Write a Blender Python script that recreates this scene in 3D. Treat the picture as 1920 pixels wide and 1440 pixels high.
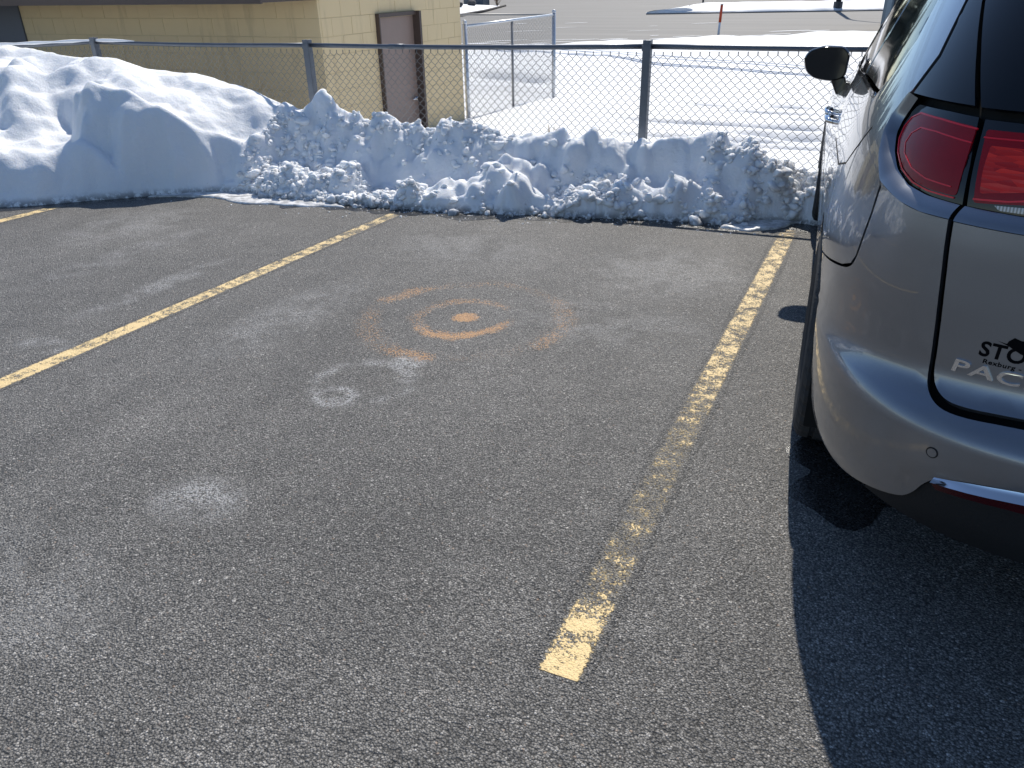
import bpy, bmesh, math, random
import numpy as np
from mathutils import Matrix, Vector
from mathutils.geometry import delaunay_2d_cdt

random.seed(7)
rng = np.random.default_rng(11)
for o in list(bpy.data.objects):
    bpy.data.objects.remove(o)
scene = bpy.context.scene
COL = scene.collection

# ------------------------------------------------------------------ camera
CAM_H = 1.42
cam_data = bpy.data.cameras.new('camera')
cam_data.sensor_fit = 'HORIZONTAL'
cam_data.sensor_width = 36.0
cam_data.lens = 1480.0 / 1920.0 * 36.0
cam_data.clip_start = 0.05
cam_data.clip_end = 5000.0
cam = bpy.data.objects.new('camera', cam_data)
COL.objects.link(cam)
A_CAM, P_CAM, R_CAM = math.radians(25.0), math.radians(27.3), math.radians(-1.2)
_F = Vector((-math.sin(A_CAM), math.cos(A_CAM), 0)); _R = Vector((math.cos(A_CAM), math.sin(A_CAM), 0)); _U = Vector((0, 0, 1))
_fw = math.cos(P_CAM) * _F - math.sin(P_CAM) * _U
_up = math.sin(P_CAM) * _F + math.cos(P_CAM) * _U
_rt2 = math.cos(R_CAM) * _R + math.sin(R_CAM) * _up
_up2 = -math.sin(R_CAM) * _R + math.cos(R_CAM) * _up
M = Matrix((_rt2, _up2, -_fw)).transposed().to_4x4()
M.translation = Vector((0, 0, CAM_H))
cam.matrix_world = M
scene.camera = cam

# ------------------------------------------------------------------ sky, sun, exposure
SUN_EL = math.radians(48.0)
SUN_H = Vector((-0.14, 0.99, 0)).normalized()
world = bpy.data.worlds.new('World')
scene.world = world
world.use_nodes = True
wn = world.node_tree
bg = wn.nodes['Background']
sky = wn.nodes.new('ShaderNodeTexSky')
sky.sky_type = 'NISHITA'
sky.sun_disc = False
sky.sun_elevation = SUN_EL
sky.sun_rotation = math.atan2(SUN_H.x, SUN_H.y)
sky.altitude = 1500
sky.air_density = 1.0
sky.dust_density = 0.2
sky.ozone_density = 2.5
wn.links.new(sky.outputs[0], bg.inputs[0])
bg.inputs[1].default_value = 0.125
sd = bpy.data.lights.new('sun', 'SUN')
sd.energy = 4.5
sd.angle = math.radians(0.53)
sd.color = (1.0, 0.945, 0.85)
sun = bpy.data.objects.new('sun', sd)
COL.objects.link(sun)
sdir = -(SUN_H * math.cos(SUN_EL) + Vector((0, 0, math.sin(SUN_EL))))
sun.rotation_euler = sdir.to_track_quat('-Z', 'Y').to_euler()
sun.location = (-2, 12, 15)
vs = scene.view_settings
vs.view_transform = 'Standard'
vs.look = 'None'
vs.exposure = 0.18
vs.gamma = 1.0
vs.use_curve_mapping = False
scene.cycles.max_bounces = 7
scene.cycles.diffuse_bounces = 4
scene.cycles.glossy_bounces = 4
scene.cycles.transmission_bounces = 4

# ------------------------------------------------------------------ helpers
SLOPE = math.tan(math.radians(1.35))
def zl(x, y):                       # the parking lot falls gently away towards the fence
    return -SLOPE * (_F.x * x + _F.y * y)

def link(o, parent=None):
    COL.objects.link(o)
    if parent is not None:
        o.parent = parent
    return o

def tag(o, label=None, cat=None, group=None, kind=None):
    if label: o['label'] = label
    if cat: o['category'] = cat
    if group: o['group'] = group
    if kind: o['kind'] = kind
    return o

def root(name, loc, label, cat, group=None):
    o = bpy.data.objects.new(name, None)
    o.location = loc
    link(o)
    return tag(o, label, cat, group)

def meshdata(name, verts, faces, mat=None, smooth=False):
    me = bpy.data.meshes.new(name)
    me.from_pydata([tuple(map(float, v)) for v in verts], [], [tuple(map(int, f)) for f in faces])
    if mat: me.materials.append(mat)
    if smooth:
        me.polygons.foreach_set('use_smooth', [True] * len(me.polygons))
    me.update()
    return me

def obj(name, me, parent=None, loc=(0, 0, 0), rot=None):
    o = bpy.data.objects.new(name, me)
    o.location = loc
    if rot is not None: o.rotation_euler = rot
    return link(o, parent)

class MB:
    def __init__(s): s.v = []; s.f = []
    def add(s, v, f):
        n = len(s.v); s.v += [tuple(p) for p in v]; s.f += [tuple(i + n for i in q) for q in f]; return s
    def box(s, x0, x1, y0, y1, z0, z1):
        v = [(x0, y0, z0), (x1, y0, z0), (x1, y1, z0), (x0, y1, z0), (x0, y0, z1), (x1, y0, z1), (x1, y1, z1), (x0, y1, z1)]
        return s.add(v, [(0, 3, 2, 1), (4, 5, 6, 7), (0, 1, 5, 4), (1, 2, 6, 5), (2, 3, 7, 6), (3, 0, 4, 7)])
    def tube(s, pts, r, n=8, cap=True):
        pts = [Vector(p) for p in pts]
        rr = r if isinstance(r, (list, tuple)) else [r] * len(pts)
        rings = []
        base = len(s.v)
        ref = None
        for i, p in enumerate(pts):
            d = (pts[min(i + 1, len(pts) - 1)] - pts[max(i - 1, 0)])
            d = d.normalized() if d.length > 1e-9 else Vector((0, 0, 1))
            if ref is None:
                ref = Vector((0, 0, 1)) if abs(d.z) < 0.9 else Vector((1, 0, 0))
            e1 = ref - d * ref.dot(d)
            e1.normalize(); ref = e1
            e2 = d.cross(e1)
            for k in range(n):
                t = 2 * math.pi * k / n
                s.v.append(tuple(p + (e1 * math.cos(t) + e2 * math.sin(t)) * rr[i]))
        for i in range(len(pts) - 1):
            for k in range(n):
                a = base + i * n + k; b = base + i * n + (k + 1) % n
                s.f.append((a, b, b + n, a + n))
        if cap:
            s.f.append(tuple(base + k for k in range(n))[::-1])
            s.f.append(tuple(base + (len(pts) - 1) * n + k for k in range(n)))
        return s
    def build(s, name, mat, parent=None, loc=(0, 0, 0), smooth=False, bevel=0.0, rot=None):
        me = meshdata(name, s.v, s.f, mat, smooth)
        if bevel > 0:
            bm = bmesh.new(); bm.from_mesh(me)
            bmesh.ops.bevel(bm, geom=list(bm.edges), offset=bevel, segments=2, affect='EDGES', profile=0.5)
            bm.to_mesh(me); bm.free()
        return obj(name, me, parent, loc, rot)

def off(pts, loc):
    return [(p[0] - loc[0], p[1] - loc[1], p[2] - loc[2]) for p in pts]

# ---- value noise in numpy
_tab = rng.random((256, 256))
def vnoise(x, y, seed=0):
    x = np.asarray(x, float) + seed * 17.31; y = np.asarray(y, float) + seed * 9.77
    xi = np.floor(x).astype(int); yi = np.floor(y).astype(int)
    fx = x - xi; fy = y - yi
    fx = fx * fx * fx * (fx * (fx * 6 - 15) + 10); fy = fy * fy * fy * (fy * (fy * 6 - 15) + 10)
    g = lambda a, b: _tab[(a) % 256, (b) % 256]
    return (g(xi, yi) * (1 - fx) + g(xi + 1, yi) * fx) * (1 - fy) + (g(xi, yi + 1) * (1 - fx) + g(xi + 1, yi + 1) * fx) * fy
def fbm(x, y, seed=0, octs=4, gain=0.5):
    r = 0; a = 1; t = 0
    for k in range(octs):
        r = r + a * (vnoise(x * 2 ** k, y * 2 ** k, seed + k * 3) - 0.5); t += a; a *= gain
    return r / t * 2
def sstep(a, b, x):
    t = np.clip((np.asarray(x, float) - a) / (b - a), 0, 1); return t * t * (3 - 2 * t)

# ------------------------------------------------------------------ material helpers
class NT:
    def __init__(s, name):
        s.m = bpy.data.materials.new(name); s.m.use_nodes = True
        s.t = s.m.node_tree; s.b = s.t.nodes['Principled BSDF']
    def n(s, kind, **kw):
        nd = s.t.nodes.new(kind)
        for k, v in kw.items(): setattr(nd, k, v)
        return nd
    def put(s, sock, v):
        if hasattr(v, 'is_output') or isinstance(v, bpy.types.NodeSocket): s.t.links.new(v, sock)
        else: sock.default_value = v
    def math(s, op, a, b=None, c=None, clamp=False):
        nd = s.n('ShaderNodeMath', operation=op, use_clamp=clamp)
        s.put(nd.inputs[0], a)
        if b is not None: s.put(nd.inputs[1], b)
        if c is not None: s.put(nd.inputs[2], c)
        return nd.outputs[0]
    def mix(s, f, a, b):
        nd = s.n('ShaderNodeMix', data_type='RGBA')
        s.put(nd.inputs[0], f); s.put(nd.inputs[6], a); s.put(nd.inputs[7], b)
        return nd.outputs[2]
    def mixf(s, f, a, b):
        nd = s.n('ShaderNodeMix', data_type='FLOAT')
        s.put(nd.inputs[0], f); s.put(nd.inputs[2], a); s.put(nd.inputs[3], b)
        return nd.outputs[0]
    def noise(s, co, scale, detail=3, rough=0.55, dim='3D'):
        nd = s.n('ShaderNodeTexNoise', noise_dimensions=dim)
        s.put(nd.inputs['Vector'], co); nd.inputs['Scale'].default_value = scale
        nd.inputs['Detail'].default_value = detail; nd.inputs['Roughness'].default_value = rough
        return nd.outputs[0]
    def voro(s, co, scale, feature='F1'):
        nd = s.n('ShaderNodeTexVoronoi', feature=feature)
        s.put(nd.inputs['Vector'], co); nd.inputs['Scale'].default_value = scale
        return nd
    def step(s, v, a, b, lo=0.0, hi=1.0):
        nd = s.n('ShaderNodeMapRange', interpolation_type='SMOOTHSTEP')
        s.put(nd.inputs[0], v)
        for i, q in enumerate((a, b, lo, hi)): s.put(nd.inputs[i + 1], q)
        return nd.outputs[0]
    def bump(s, h, strength, dist, normal=None):
        nd = s.n('ShaderNodeBump'); nd.inputs['Strength'].default_value = strength; nd.inputs['Distance'].default_value = dist
        s.put(nd.inputs['Height'], h)
        if normal is not None: s.put(nd.inputs['Normal'], normal)
        return nd.outputs[0]
    def pos(s): return s.n('ShaderNodeNewGeometry').outputs['Position']
    def objco(s): return s.n('ShaderNodeTexCoord').outputs['Object']
    def xyz(s, v):
        nd = s.n('ShaderNodeSeparateXYZ'); s.put(nd.inputs[0], v); return nd.outputs
    def set(s, **kw):
        for k, v in kw.items():
            s.put(s.b.inputs[k.replace('_', ' ')], v)
        return s

def plain(name, col, rough=0.6, metal=0.0, var=0.12, scale=8.0, bump=0.0, bscale=60.0, **kw):
    t = NT(name)
    co = t.objco()
    n = t.noise(co, scale, 4)
    c = tuple(col) + (1,)
    d = tuple(q * (1 - var) for q in col) + (1,)
    l = tuple(min(1, q * (1 + var)) for q in col) + (1,)
    t.set(Base_Color=t.mix(n, d, l), Metallic=metal)
    t.set(Roughness=t.mixf(n, max(0.02, rough - 0.06), min(1, rough + 0.06)))
    if bump > 0:
        t.set(Normal=t.bump(t.noise(co, bscale, 3), bump, 0.01))
    for k, v in kw.items(): t.set(**{k: v})
    return t.m

def asphalt_nodes(t, wet=0.0):
    """worn parking-lot asphalt: returns colour, roughness, normal"""
    p = t.pos()
    v1 = t.voro(p, 185.0)
    v2 = t.voro(p, 80.0)
    v3 = t.voro(p, 330.0)
    big = t.noise(p, 0.9, 4, 0.6)
    mid = t.noise(p, 6.0, 4, 0.6)
    fine = t.noise(p, 420.0, 2, 0.6)
    cell = t.xyz(v1.outputs['Color'])
    c2 = t.xyz(v2.outputs['Color'])
    tone = t.math('MULTIPLY_ADD', t.math('MULTIPLY', cell[0], cell[0]), 0.15, 0.095)
    tone = t.math('MULTIPLY', tone, t.math('MULTIPLY_ADD', big, 1.1, 0.55))
    mpt = t.n('ShaderNodeMapping'); mpt.inputs['Scale'].default_value = (2.6, .35, 1); t.put(mpt.inputs[0], p)
    tone = t.math('MULTIPLY', tone, t.math('MULTIPLY_ADD', t.noise(mpt.outputs[0], 1.0, 4, .6), .6, .72))
    tone = t.math('MULTIPLY', tone, t.math('MULTIPLY_ADD', mid, 0.5, 0.75))
    light = t.math('MULTIPLY', t.step(cell[1], 0.90, 0.97), t.math('MULTIPLY_ADD', cell[2], 0.24, 0.06))
    light2 = t.math('MULTIPLY', t.step(c2[1], 0.955, 0.965), t.step(v2.outputs['Distance'], 0.5, 0.35))
    tone = t.math('ADD', tone, light)
    tone = t.math('ADD', tone, t.math('MULTIPLY', light2, 0.22))
    tone = t.math('MULTIPLY', tone, t.math('MULTIPLY_ADD', t.xyz(v3.outputs['Color'])[0], .7, .65))
    gap = t.step(v1.outputs['Distance'], 0.35, 0.75)
    tone = t.math('MULTIPLY', tone, t.math('MULTIPLY_ADD', gap, -0.75, 1.0))
    tone = t.math('MULTIPLY', tone, t.math('MULTIPLY_ADD', fine, 0.7, 0.65))
    # whitish dried salt in patches of its own
    x, y, z = t.xyz(p)
    def blob(cx, cy, rx, ry, amt):
        dx = t.math('DIVIDE', t.math('SUBTRACT', x, cx), rx); dy = t.math('DIVIDE', t.math('SUBTRACT', y, cy), ry)
        d = t.math('ADD', t.math('MULTIPLY', dx, dx), t.math('MULTIPLY', dy, dy))
        return t.math('MULTIPLY', t.step(d, 1.0, 0.0), amt)
    def ring(cx, cy, r, w, amt):
        dx = t.math('SUBTRACT', x, cx); dy = t.math('SUBTRACT', y, cy)
        d = t.math('SQRT', t.math('ADD', t.math('MULTIPLY', dx, dx), t.math('MULTIPLY', dy, dy)))
        d = t.math('ADD', d, t.math('MULTIPLY_ADD', mid, 0.10, -0.05))
        return t.math('MULTIPLY', t.step(t.math('ABSOLUTE', t.math('SUBTRACT', d, r)), w, 0.0), amt)
    salt = blob(-1.80, 1.46, .20, .16, .8)
    for a in ((ring, -1.83, 2.24, .07, .045, 1.3), (ring, -1.80, 2.40, .20, .06, .7), (blob, -1.73, 2.64, .10, .08, 1.4), (blob, -3.42, 2.15, .20, .12, .8),
              (blob, -2.6, 2.9, .25, .8, .4), (blob, -3.6, 3.0, .12, .7, .55), (blob, -1.0, 4.3, .6, .6, .35), (blob, -1.1, 3.4, .7, .35, .35), (blob, -4.9, 4.0, .5, .7, .35), (blob, -2.3, 4.3, .6, .4, .3),
              (blob, -2.0, .9, .6, .35, .3), (blob, -4.3, 3.4, .2, .9, .35)):
        salt = t.math('MAXIMUM', salt, a[0](*a[1:]))
    grain = t.step(t.math('ADD', t.math('MULTIPLY', fine, .55), t.math('MULTIPLY', cell[2], .45)), .42, .62)
    saltm = t.math('MULTIPLY', t.math('MULTIPLY', salt, grain), t.step(mid, .35, .6))
    warm = t.n('ShaderNodeCombineColor')
    t.put(warm.inputs[0], t.math('MULTIPLY', tone, 1.05)); t.put(warm.inputs[1], tone); t.put(warm.inputs[2], t.math('MULTIPLY', tone, .93))
    col = t.mix(t.math('MULTIPLY', saltm, .9), warm.outputs[0], (.50, .50, .50, 1))
    rust = t.step(t.math('MULTIPLY', cell[1], cell[2]), .86, .93)
    col = t.mix(t.math('MULTIPLY', rust, .6), col, (.22, .13, .07, 1))
    h = t.math('ADD', t.math('MULTIPLY', v1.outputs['Distance'], -1.0), t.math('MULTIPLY', fine, .45))
    h = t.math('ADD', h, t.math('MULTIPLY', v2.outputs['Distance'], -.7))
    nrm = t.bump(h, 0.9, 0.0055)
    rough = t.math('MULTIPLY_ADD', fine, 0.25, 0.50)
    return dict(col=col, rough=rough, nrm=nrm, cell=cell, fine=fine, mid=mid, big=big, p=p, x=x, y=y, v1=v1, grain=grain, h=h)

t = NT('asphalt'); A = asphalt_nodes(t)
t.set(Base_Color=A['col'], Roughness=A['rough'], Normal=A['nrm']); t.b.inputs['Specular IOR Level'].default_value = .55
M_ASPH = t.m

def paint_material(name, cx, presence):
    """worn yellow line over the asphalt; presence = list of (y, cover)"""
    t = NT(name); A = asphalt_nodes(t)
    ramp = t.n('ShaderNodeValToRGB')
    y0, y1 = presence[0][0], presence[-1][0]
    els = ramp.color_ramp.elements
    for i, (y, c) in enumerate(presence):
        e = els[i] if i < 2 else els.new((y - y0) / (y1 - y0))
        e.position = (y - y0) / (y1 - y0); e.color = (c, c, c, 1)
    t.put(ramp.inputs[0], t.math('DIVIDE', t.math('SUBTRACT', A['y'], y0), y1 - y0))
    cover = ramp.outputs[0]
    blot = t.noise(A['p'], 18.0, 2, .45)
    blot2 = t.noise(A['p'], 90.0, 3, .6)
    edge = t.math('ABSOLUTE', t.math('SUBTRACT', A['x'], cx))
    edge = t.math('ADD', edge, t.math('MULTIPLY_ADD', blot2, .03, -.015))
    inside = t.step(edge, .052, .045)
    f = t.math('ADD', t.math('MULTIPLY_ADD', blot, .56, -.13), t.math('MULTIPLY', blot2, .18))
    f = t.math('ADD', f, t.math('MULTIPLY', A['fine'], .24))
    f = t.math('ADD', f, t.math('MULTIPLY', A['cell'][0], .20))
    m = t.math('SUBTRACT', cover, f)
    mask = t.math('MULTIPLY', t.step(m, -.03, .03), inside)
    # thin grey ghost of paint that has worn away
    ghost = t.math('MULTIPLY', t.math('MULTIPLY', t.step(edge, .062, .040), A['grain']), t.math('MULTIPLY', t.step(t.math('SUBTRACT', cover, f), -.30, .02), .8))
    sp = t.math('ADD', t.math('MULTIPLY', A['fine'], .55), t.math('MULTIPLY', A['cell'][1], .45))
    sp = t.math('MULTIPLY', t.math('MULTIPLY', t.step(sp, .66, .72), inside), t.step(t.math('SUBTRACT', cover, f), -.25, -.02))
    mask = t.math('MAXIMUM', mask, sp)
    col = t.mix(ghost, A['col'], (.42, .37, .28, 1))
    pc = t.mix(t.noise(A['p'], 60, 3), (.72, .52, .23, 1), (.82, .63, .33, 1))
    col = t.mix(mask, col, pc)
    t.set(Base_Color=col, Roughness=t.mixf(mask, A['rough'], .55))
    hh = t.math('ADD', t.math('MULTIPLY', A['h'], t.mixf(mask, 1.0, .35)), t.math('MULTIPLY', mask, .5))
    t.set(Normal=t.bump(hh, 1.0, .0065))
    return t.m

def spray_material(cx, cy):
    t = NT('orange_spray'); A = asphalt_nodes(t)
    dx = t.math('SUBTRACT', A['x'], cx); dy = t.math('SUBTRACT', A['y'], cy)
    d = t.math('SQRT', t.math('ADD', t.math('MULTIPLY', dx, dx), t.math('MULTIPLY', dy, dy)))
    d = t.math('ADD', d, t.math('MULTIPLY_ADD', t.noise(A['p'], 3.5, 4, .7), .16, -.08))
    d = t.math('ADD', d, t.math('MULTIPLY_ADD', A['fine'], .06, -.03))
    ang = t.math('ARCTAN2', dy, dx)
    disc = t.math('MULTIPLY', t.step(d, .078, .045), .88)
    def arc(r, w, amt, a0, sp):
        # one stroke of the ring, centred on angle a0
        c = t.math('COSINE', t.math('SUBTRACT', ang, a0))
        return t.math('MULTIPLY', t.math('MULTIPLY', t.step(t.math('ABSOLUTE', t.math('SUBTRACT', d, r)), w, 0.0), t.step(c, math.cos(sp), math.cos(sp * .35))), amt)
    s = disc
    for args in ((.235, .055, .85, -1.1, 1.6), (.235, .07, .36, 1.9, 1.4), (.235, .06, .28, 3.1, 1.6), (.50, .09, .44, 2.75, .45), (.50, .10, .20, 2.0, .8), (.52, .10, .19, 1.2, .9),
                 (.50, .08, .46, -1.62, .35), (.50, .09, .36, -.22, .3), (.50, .13, .20, .45, .8), (.48, .13, .22, -2.4, 1.0), (.48, .12, .12, -1.0, 1.2)):
        s = t.math('MAXIMUM', s, arc(*args))
    g = t.math('ADD', t.math('MULTIPLY', A['fine'], .40), t.math('MULTIPLY', A['cell'][2], .45))
    g = t.math('ADD', g, t.math('MULTIPLY', A['mid'], .15))
    m = t.math('MULTIPLY', t.step(t.math('SUBTRACT', t.math('MULTIPLY_ADD', s, .50, .24), g), -.04, .06), t.step(s, .02, .2))
    fade = t.step(d, .67, .62)
    m = t.math('MULTIPLY', m, fade)
    col = t.mix(t.math('MULTIPLY', m, .85), A['col'], t.mix(A['cell'][1], (.48, .25, .10, 1), (.64, .37, .17, 1)))
    # darker, cleaner asphalt between the rings where snow melted
    t.set(Base_Color=col, Roughness=A['rough'], Normal=A['nrm'])
    return t.m

t = NT('wet_asphalt'); A = asphalt_nodes(t)
t.set(Base_Color=t.mix(.72, A['col'], (.004, .004, .005, 1)), Roughness=t.math('MULTIPLY_ADD', A['mid'], .25, .12), Normal=t.bump(A['h'], .35, .005))
M_WET = t.m

# snow
def snow_material(name, dirt=0.0, grain=1.0, alb=1.0):
    t = NT(name); p = t.pos()
    a = t.noise(p, 28.0, 5, .65); b = t.noise(p, 160.0, 3, .6); c = t.noise(p, 2.2, 4, .6)
    base = t.mix(c, (.80 * alb, .82 * alb, .85 * alb, 1), (.90 * alb, .905 * alb, .91 * alb, 1))
    if dirt > 0:
        z = t.xyz(p)[2]; x = t.xyz(p)[0]; y = t.xyz(p)[1]
        lot = t.math('MULTIPLY_ADD', x, -SLOPE * _F.x, t.math('MULTIPLY', y, -SLOPE * _F.y))
        hh = t.math('SUBTRACT', z, lot)
        low = t.step(hh, .075, .0)
        d = t.math('MULTIPLY', low, t.step(t.noise(p, 22.0, 4, .65), .36, .56))
        base = t.mix(t.math('MULTIPLY', d, .85), base, (.16, .155, .15, 1))
        spot = t.step(t.noise(p, 5.0, 5, .7), .66, .76)
        base = t.mix(t.math('MULTIPLY', spot, .16 * dirt), base, (.45, .43, .40, 1))
    h = t.math('ADD', t.math('MULTIPLY', a, .8), t.math('MULTIPLY', b, .35))
    t.set(Base_Color=base, Roughness=.65, Normal=t.bump(h, .85 * grain, .016))
    if dirt > 0:
        t.b.inputs['Subsurface Weight'].default_value = .6; t.b.inputs['Subsurface Radius'].default_value = (1.0, 1.1, 1.25); t.b.inputs['Subsurface Scale'].default_value = .022
    t.b.inputs['Specular IOR Level'].default_value = .35
    return t.m
M_SNOW = snow_material('plowed_snow', .8)
M_CHUNK = snow_material('snow_chunk', 0.3, .6)
M_FIELD = snow_material('field_snow', 0.0, .5, .86)
M_FARSNOW = plain('far_snow', (.84, .85, .87), .7, scale=.3, var=.06, bump=.3, bscale=6)

t = NT('slush'); p = t.pos()
n1 = t.noise(p, 14, 5, .65); n2 = t.noise(p, 120, 3)
t.set(Base_Color=t.mix(t.step(n1, .38, .62), (.42, .42, .42, 1), (.80, .80, .80, 1)), Roughness=t.mixf(n1, .25, .6), Normal=t.bump(t.math('ADD', n1, t.math('MULTIPLY', n2, .4)), .6, .01))
M_SLUSH = t.m

M_GALV = plain('galvanised_steel', (.125, .14, .165), .45, .6, .22, 14, .12, 90)
M_GALVB = plain('bright_galvanised_steel', (.55, .57, .60), .38, .7, .15, 20)
M_WIRE = plain('galvanised_wire', (.22, .22, .22), .5, .5, .2, 30)
M_WIREB = plain('weathered_wire', (.30, .30, .30), .5, .5, .2, 30)

# ------------------------------------------------------------------ parking lot and painted marks
def sheet(name, x0, x1, y0, y1, step, zf, mat, kind='structure'):
    nx = max(1, int((x1 - x0) / step)); ny = max(1, int((y1 - y0) / step))
    xs = np.linspace(x0, x1, nx + 1); ys = np.linspace(y0, y1, ny + 1)
    X, Y = np.meshgrid(xs, ys); Z = zf(X, Y)
    v = np.stack([X.ravel(), Y.ravel(), Z.ravel()], 1)
    f = [(j * (nx + 1) + i, j * (nx + 1) + i + 1, (j + 1) * (nx + 1) + i + 1, (j + 1) * (nx + 1) + i) for j in range(ny) for i in range(nx)]
    return tag(obj(name, meshdata(name, v, f, mat)), kind=kind)

sheet('parking_lot', -30, 26, -40, 6.6, 2.0, lambda x, y: zl(x, y), M_ASPH)

LINES = [(-0.475, 1.245, 5.75, [(1.24, .57), (1.33, .53), (1.365, .41), (1.41, .53), (1.48, .50), (1.52, .36), (1.8, .34), (2.2, .345), (2.6, .38), (2.9, .44), (3.1, .49), (3.5, .45), (4.1, .50), (4.9, .50), (5.3, .42), (5.75, .36)],
          'badly worn yellow stall line beside the silver minivan'),
         (-3.225, .9, 5.3, [(0.9, .60), (1.6, .56), (2.6, .54), (3.2, .51), (3.9, .48), (4.6, .455), (5.3, .42)], 'mostly intact yellow stall line left of the orange rings'),
         (-5.93, 2.6, 5.0, [(2.6, .55), (3.4, .52), (4.2, .48), (5.0, .44)], 'short end of a yellow stall line under the tall snow mound')]
for cx, y0, y1, pres, lab in LINES:
    m = paint_material('worn_yellow_paint', cx, pres)
    o = sheet('stall_line', cx - .075, cx + .075, y0 - .006, y1, .4, lambda x, y: zl(x, y) + .0009, m)
    o['label'] = lab
SPX, SPY = -1.75, 3.21
verts = [(SPX + .72 * math.cos(a), SPY + .72 * math.sin(a), 0) for a in np.linspace(0, 2 * math.pi, 49)[:-1]]
verts = [(x, y, zl(x, y) + .0006) for x, y, _ in verts]
o = obj('sprayed_target', meshdata('sprayed_target', verts, [tuple(range(48))], spray_material(SPX, SPY)))
tag(o, 'faded orange sprayed dot inside two broken rings on the asphalt', kind='structure')

# ------------------------------------------------------------------ snow bank (plowed against the fence)
FOOT = np.array([(-12, 2.6), (-8.5, 2.9), (-7.2, 3.35), (-6.34, 3.97), (-6.09, 4.15), (-5.91, 4.36), (-5.56, 4.70), (-5.3, 4.86), (-5.0, 5.06), (-4.75, 5.10), (-4.5, 4.97), (-4.1, 4.98), (-3.78, 5.02), (-3.13, 5.06), (-2.82, 5.09), (-2.23, 5.22), (-1.48, 5.38), (-1.01, 5.45), (-.86, 5.42), (-.78, 5.44), (-.72, 5.60), (-.6, 5.64), (-.41, 5.66), (0, 5.6), (.4, 5.5), (1.6, 5.45)])
CREST = np.array([(-12, 1.15), (-9.5, 1.12), (-8.5, 1.09), (-8.0, 1.06), (-7.19, .99), (-6.58, .90), (-5.79, .845), (-5.49, .79), (-5.2, .70), (-4.98, .63), (-4.74, .60), (-4.51, .60), (-4.29, .56), (-3.98, .49), (-3.66, .465), (-3.26, .48), (-2.96, .455), (-2.68, .44), (-2.5, .425), (-1.98, .455), (-1.64, .45), (-1.37, .46), (-.91, .46), (-.83, .42), (-.78, .36), (-.72, .33), (-.6, .30), (-.42, .29), (.4, .30), (1.6, .32)])
DX = .0155
xs = np.arange(-10.6, 1.45, DX); ys = np.arange(2.7, 8.2, DX)
GX, GY = np.meshgrid(xs, ys)
foot = np.interp(xs, FOOT[:, 0], FOOT[:, 1])
ker = np.ones(7) / 7
foot = np.convolve(np.pad(foot, 3, mode='edge'), ker, 'valid')
crest = np.interp(xs, CREST[:, 0], CREST[:, 1])
foot_n = foot + .05 * fbm(xs * 3.0, xs * 0 + 3, 5, 4) + .03 * fbm(xs * 14.0, xs * 0, 9, 3)
YC = np.interp(xs, [-10, -7.5, -6, -5, -4.4, -1, 1.5], [5.9, 5.9, 5.92, 5.9, 5.86, 5.98, 6.06])
wR = sstep(-5.15, -4.55, GX)                    # 0 = smooth old mound, 1 = fresh lumpy ridge
S = (GY - foot_n[None, :]) / (YC - foot)[None, :]
Sc = np.clip(S, 0, 1)
# front profile
profL = np.interp(Sc, [0, .05, .14, .30, .45, .58, .72, .86, 1.0], [0, .14, .22, .27, .36, .56, .80, .92, 1.0])
profR = np.interp(Sc, [0, .06, .16, .34, .52, .68, .82, .93, 1.0], [0, .13, .25, .40, .54, .72, .88, .98, 1.0])
scarp = sstep(-1.25, -1.0, GX) * sstep(-.60, -.75, GX)
profS = np.interp(Sc, [0, .06, .15, .40, .6, .75, .9, 1.0], [0, .14, .24, .46, .74, .90, .98, 1.0])
shelf_end = np.interp(xs, [-9, -7.6, -6.6, -6.03, -5.5, -5.2, -4.9], [5.35, 5.25, 4.98, 4.68, 4.66, 4.95, 5.12])
lobe_edge = np.interp(xs, [-9, -7.6, -6.6, -6.03, -5.5, -5.2, -4.9], [5.70, 5.62, 5.33, 5.06, 5.02, 5.20, 5.42]) + .05 * fbm(xs * 2.5, xs * 0 + 1, 15, 3)
lobe_h = np.interp(xs, [-9, -7.6, -6.6, -6.03, -5.5, -5.2, -4.9], [.97, .96, .93, .92, .80, .72, .74])
shelf_h = np.interp(xs, [-9, -7.6, -6.6, -6.03, -5.5, -5.2], [.45, .42, .38, .25, .14, .10])
GYw = GY + .13 * fbm(GX * 2.0, GY * 2.4, 211, 2) + .06 * fbm(GX * 5.5, GY * 6, 213, 3) + .02 * fbm(GX * 16, GY * 16, 215, 3)
k1 = np.clip((GY - foot_n[None, :]) / np.maximum(shelf_end - foot, .06)[None, :], 0, 1)
k2 = np.clip((GYw - np.maximum(shelf_end, foot + .06)[None, :]) / np.maximum(lobe_edge - np.maximum(shelf_end, foot + .06), .12)[None, :], 0, 1)
k3 = np.clip((GYw - lobe_edge[None, :]) / np.maximum(YC - lobe_edge, .1)[None, :], 0, 1)
profL = shelf_h[None, :] * (1 - (1 - k1) ** 2.6) + (lobe_h - shelf_h)[None, :] * (k2 ** 1.2 * (3 - 2 * k2) * .6 + .4 * np.sin(k2 * np.pi / 2)) / 1.0 + (1 - lobe_h)[None, :] * k3
profR = np.interp(Sc, [0, .06, .16, .34, .52, .66, .80, .92, 1.0], [0, .09, .14, .20, .31, .53, .80, .96, 1.0])
wl = sstep(-6.95, -6.25, GX)
profHum = np.interp(Sc, [0, .04, .12, .3, .5, .7, .85, 1.0], [0, .12, .20, .34, .52, .74, .92, 1.0])
profL = profL * wl + profHum * (1 - wl)
prof = profL * (1 - wR) + (profR * (1 - scarp) + profS * scarp) * wR
Hb = prof * crest[None, :]
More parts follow.
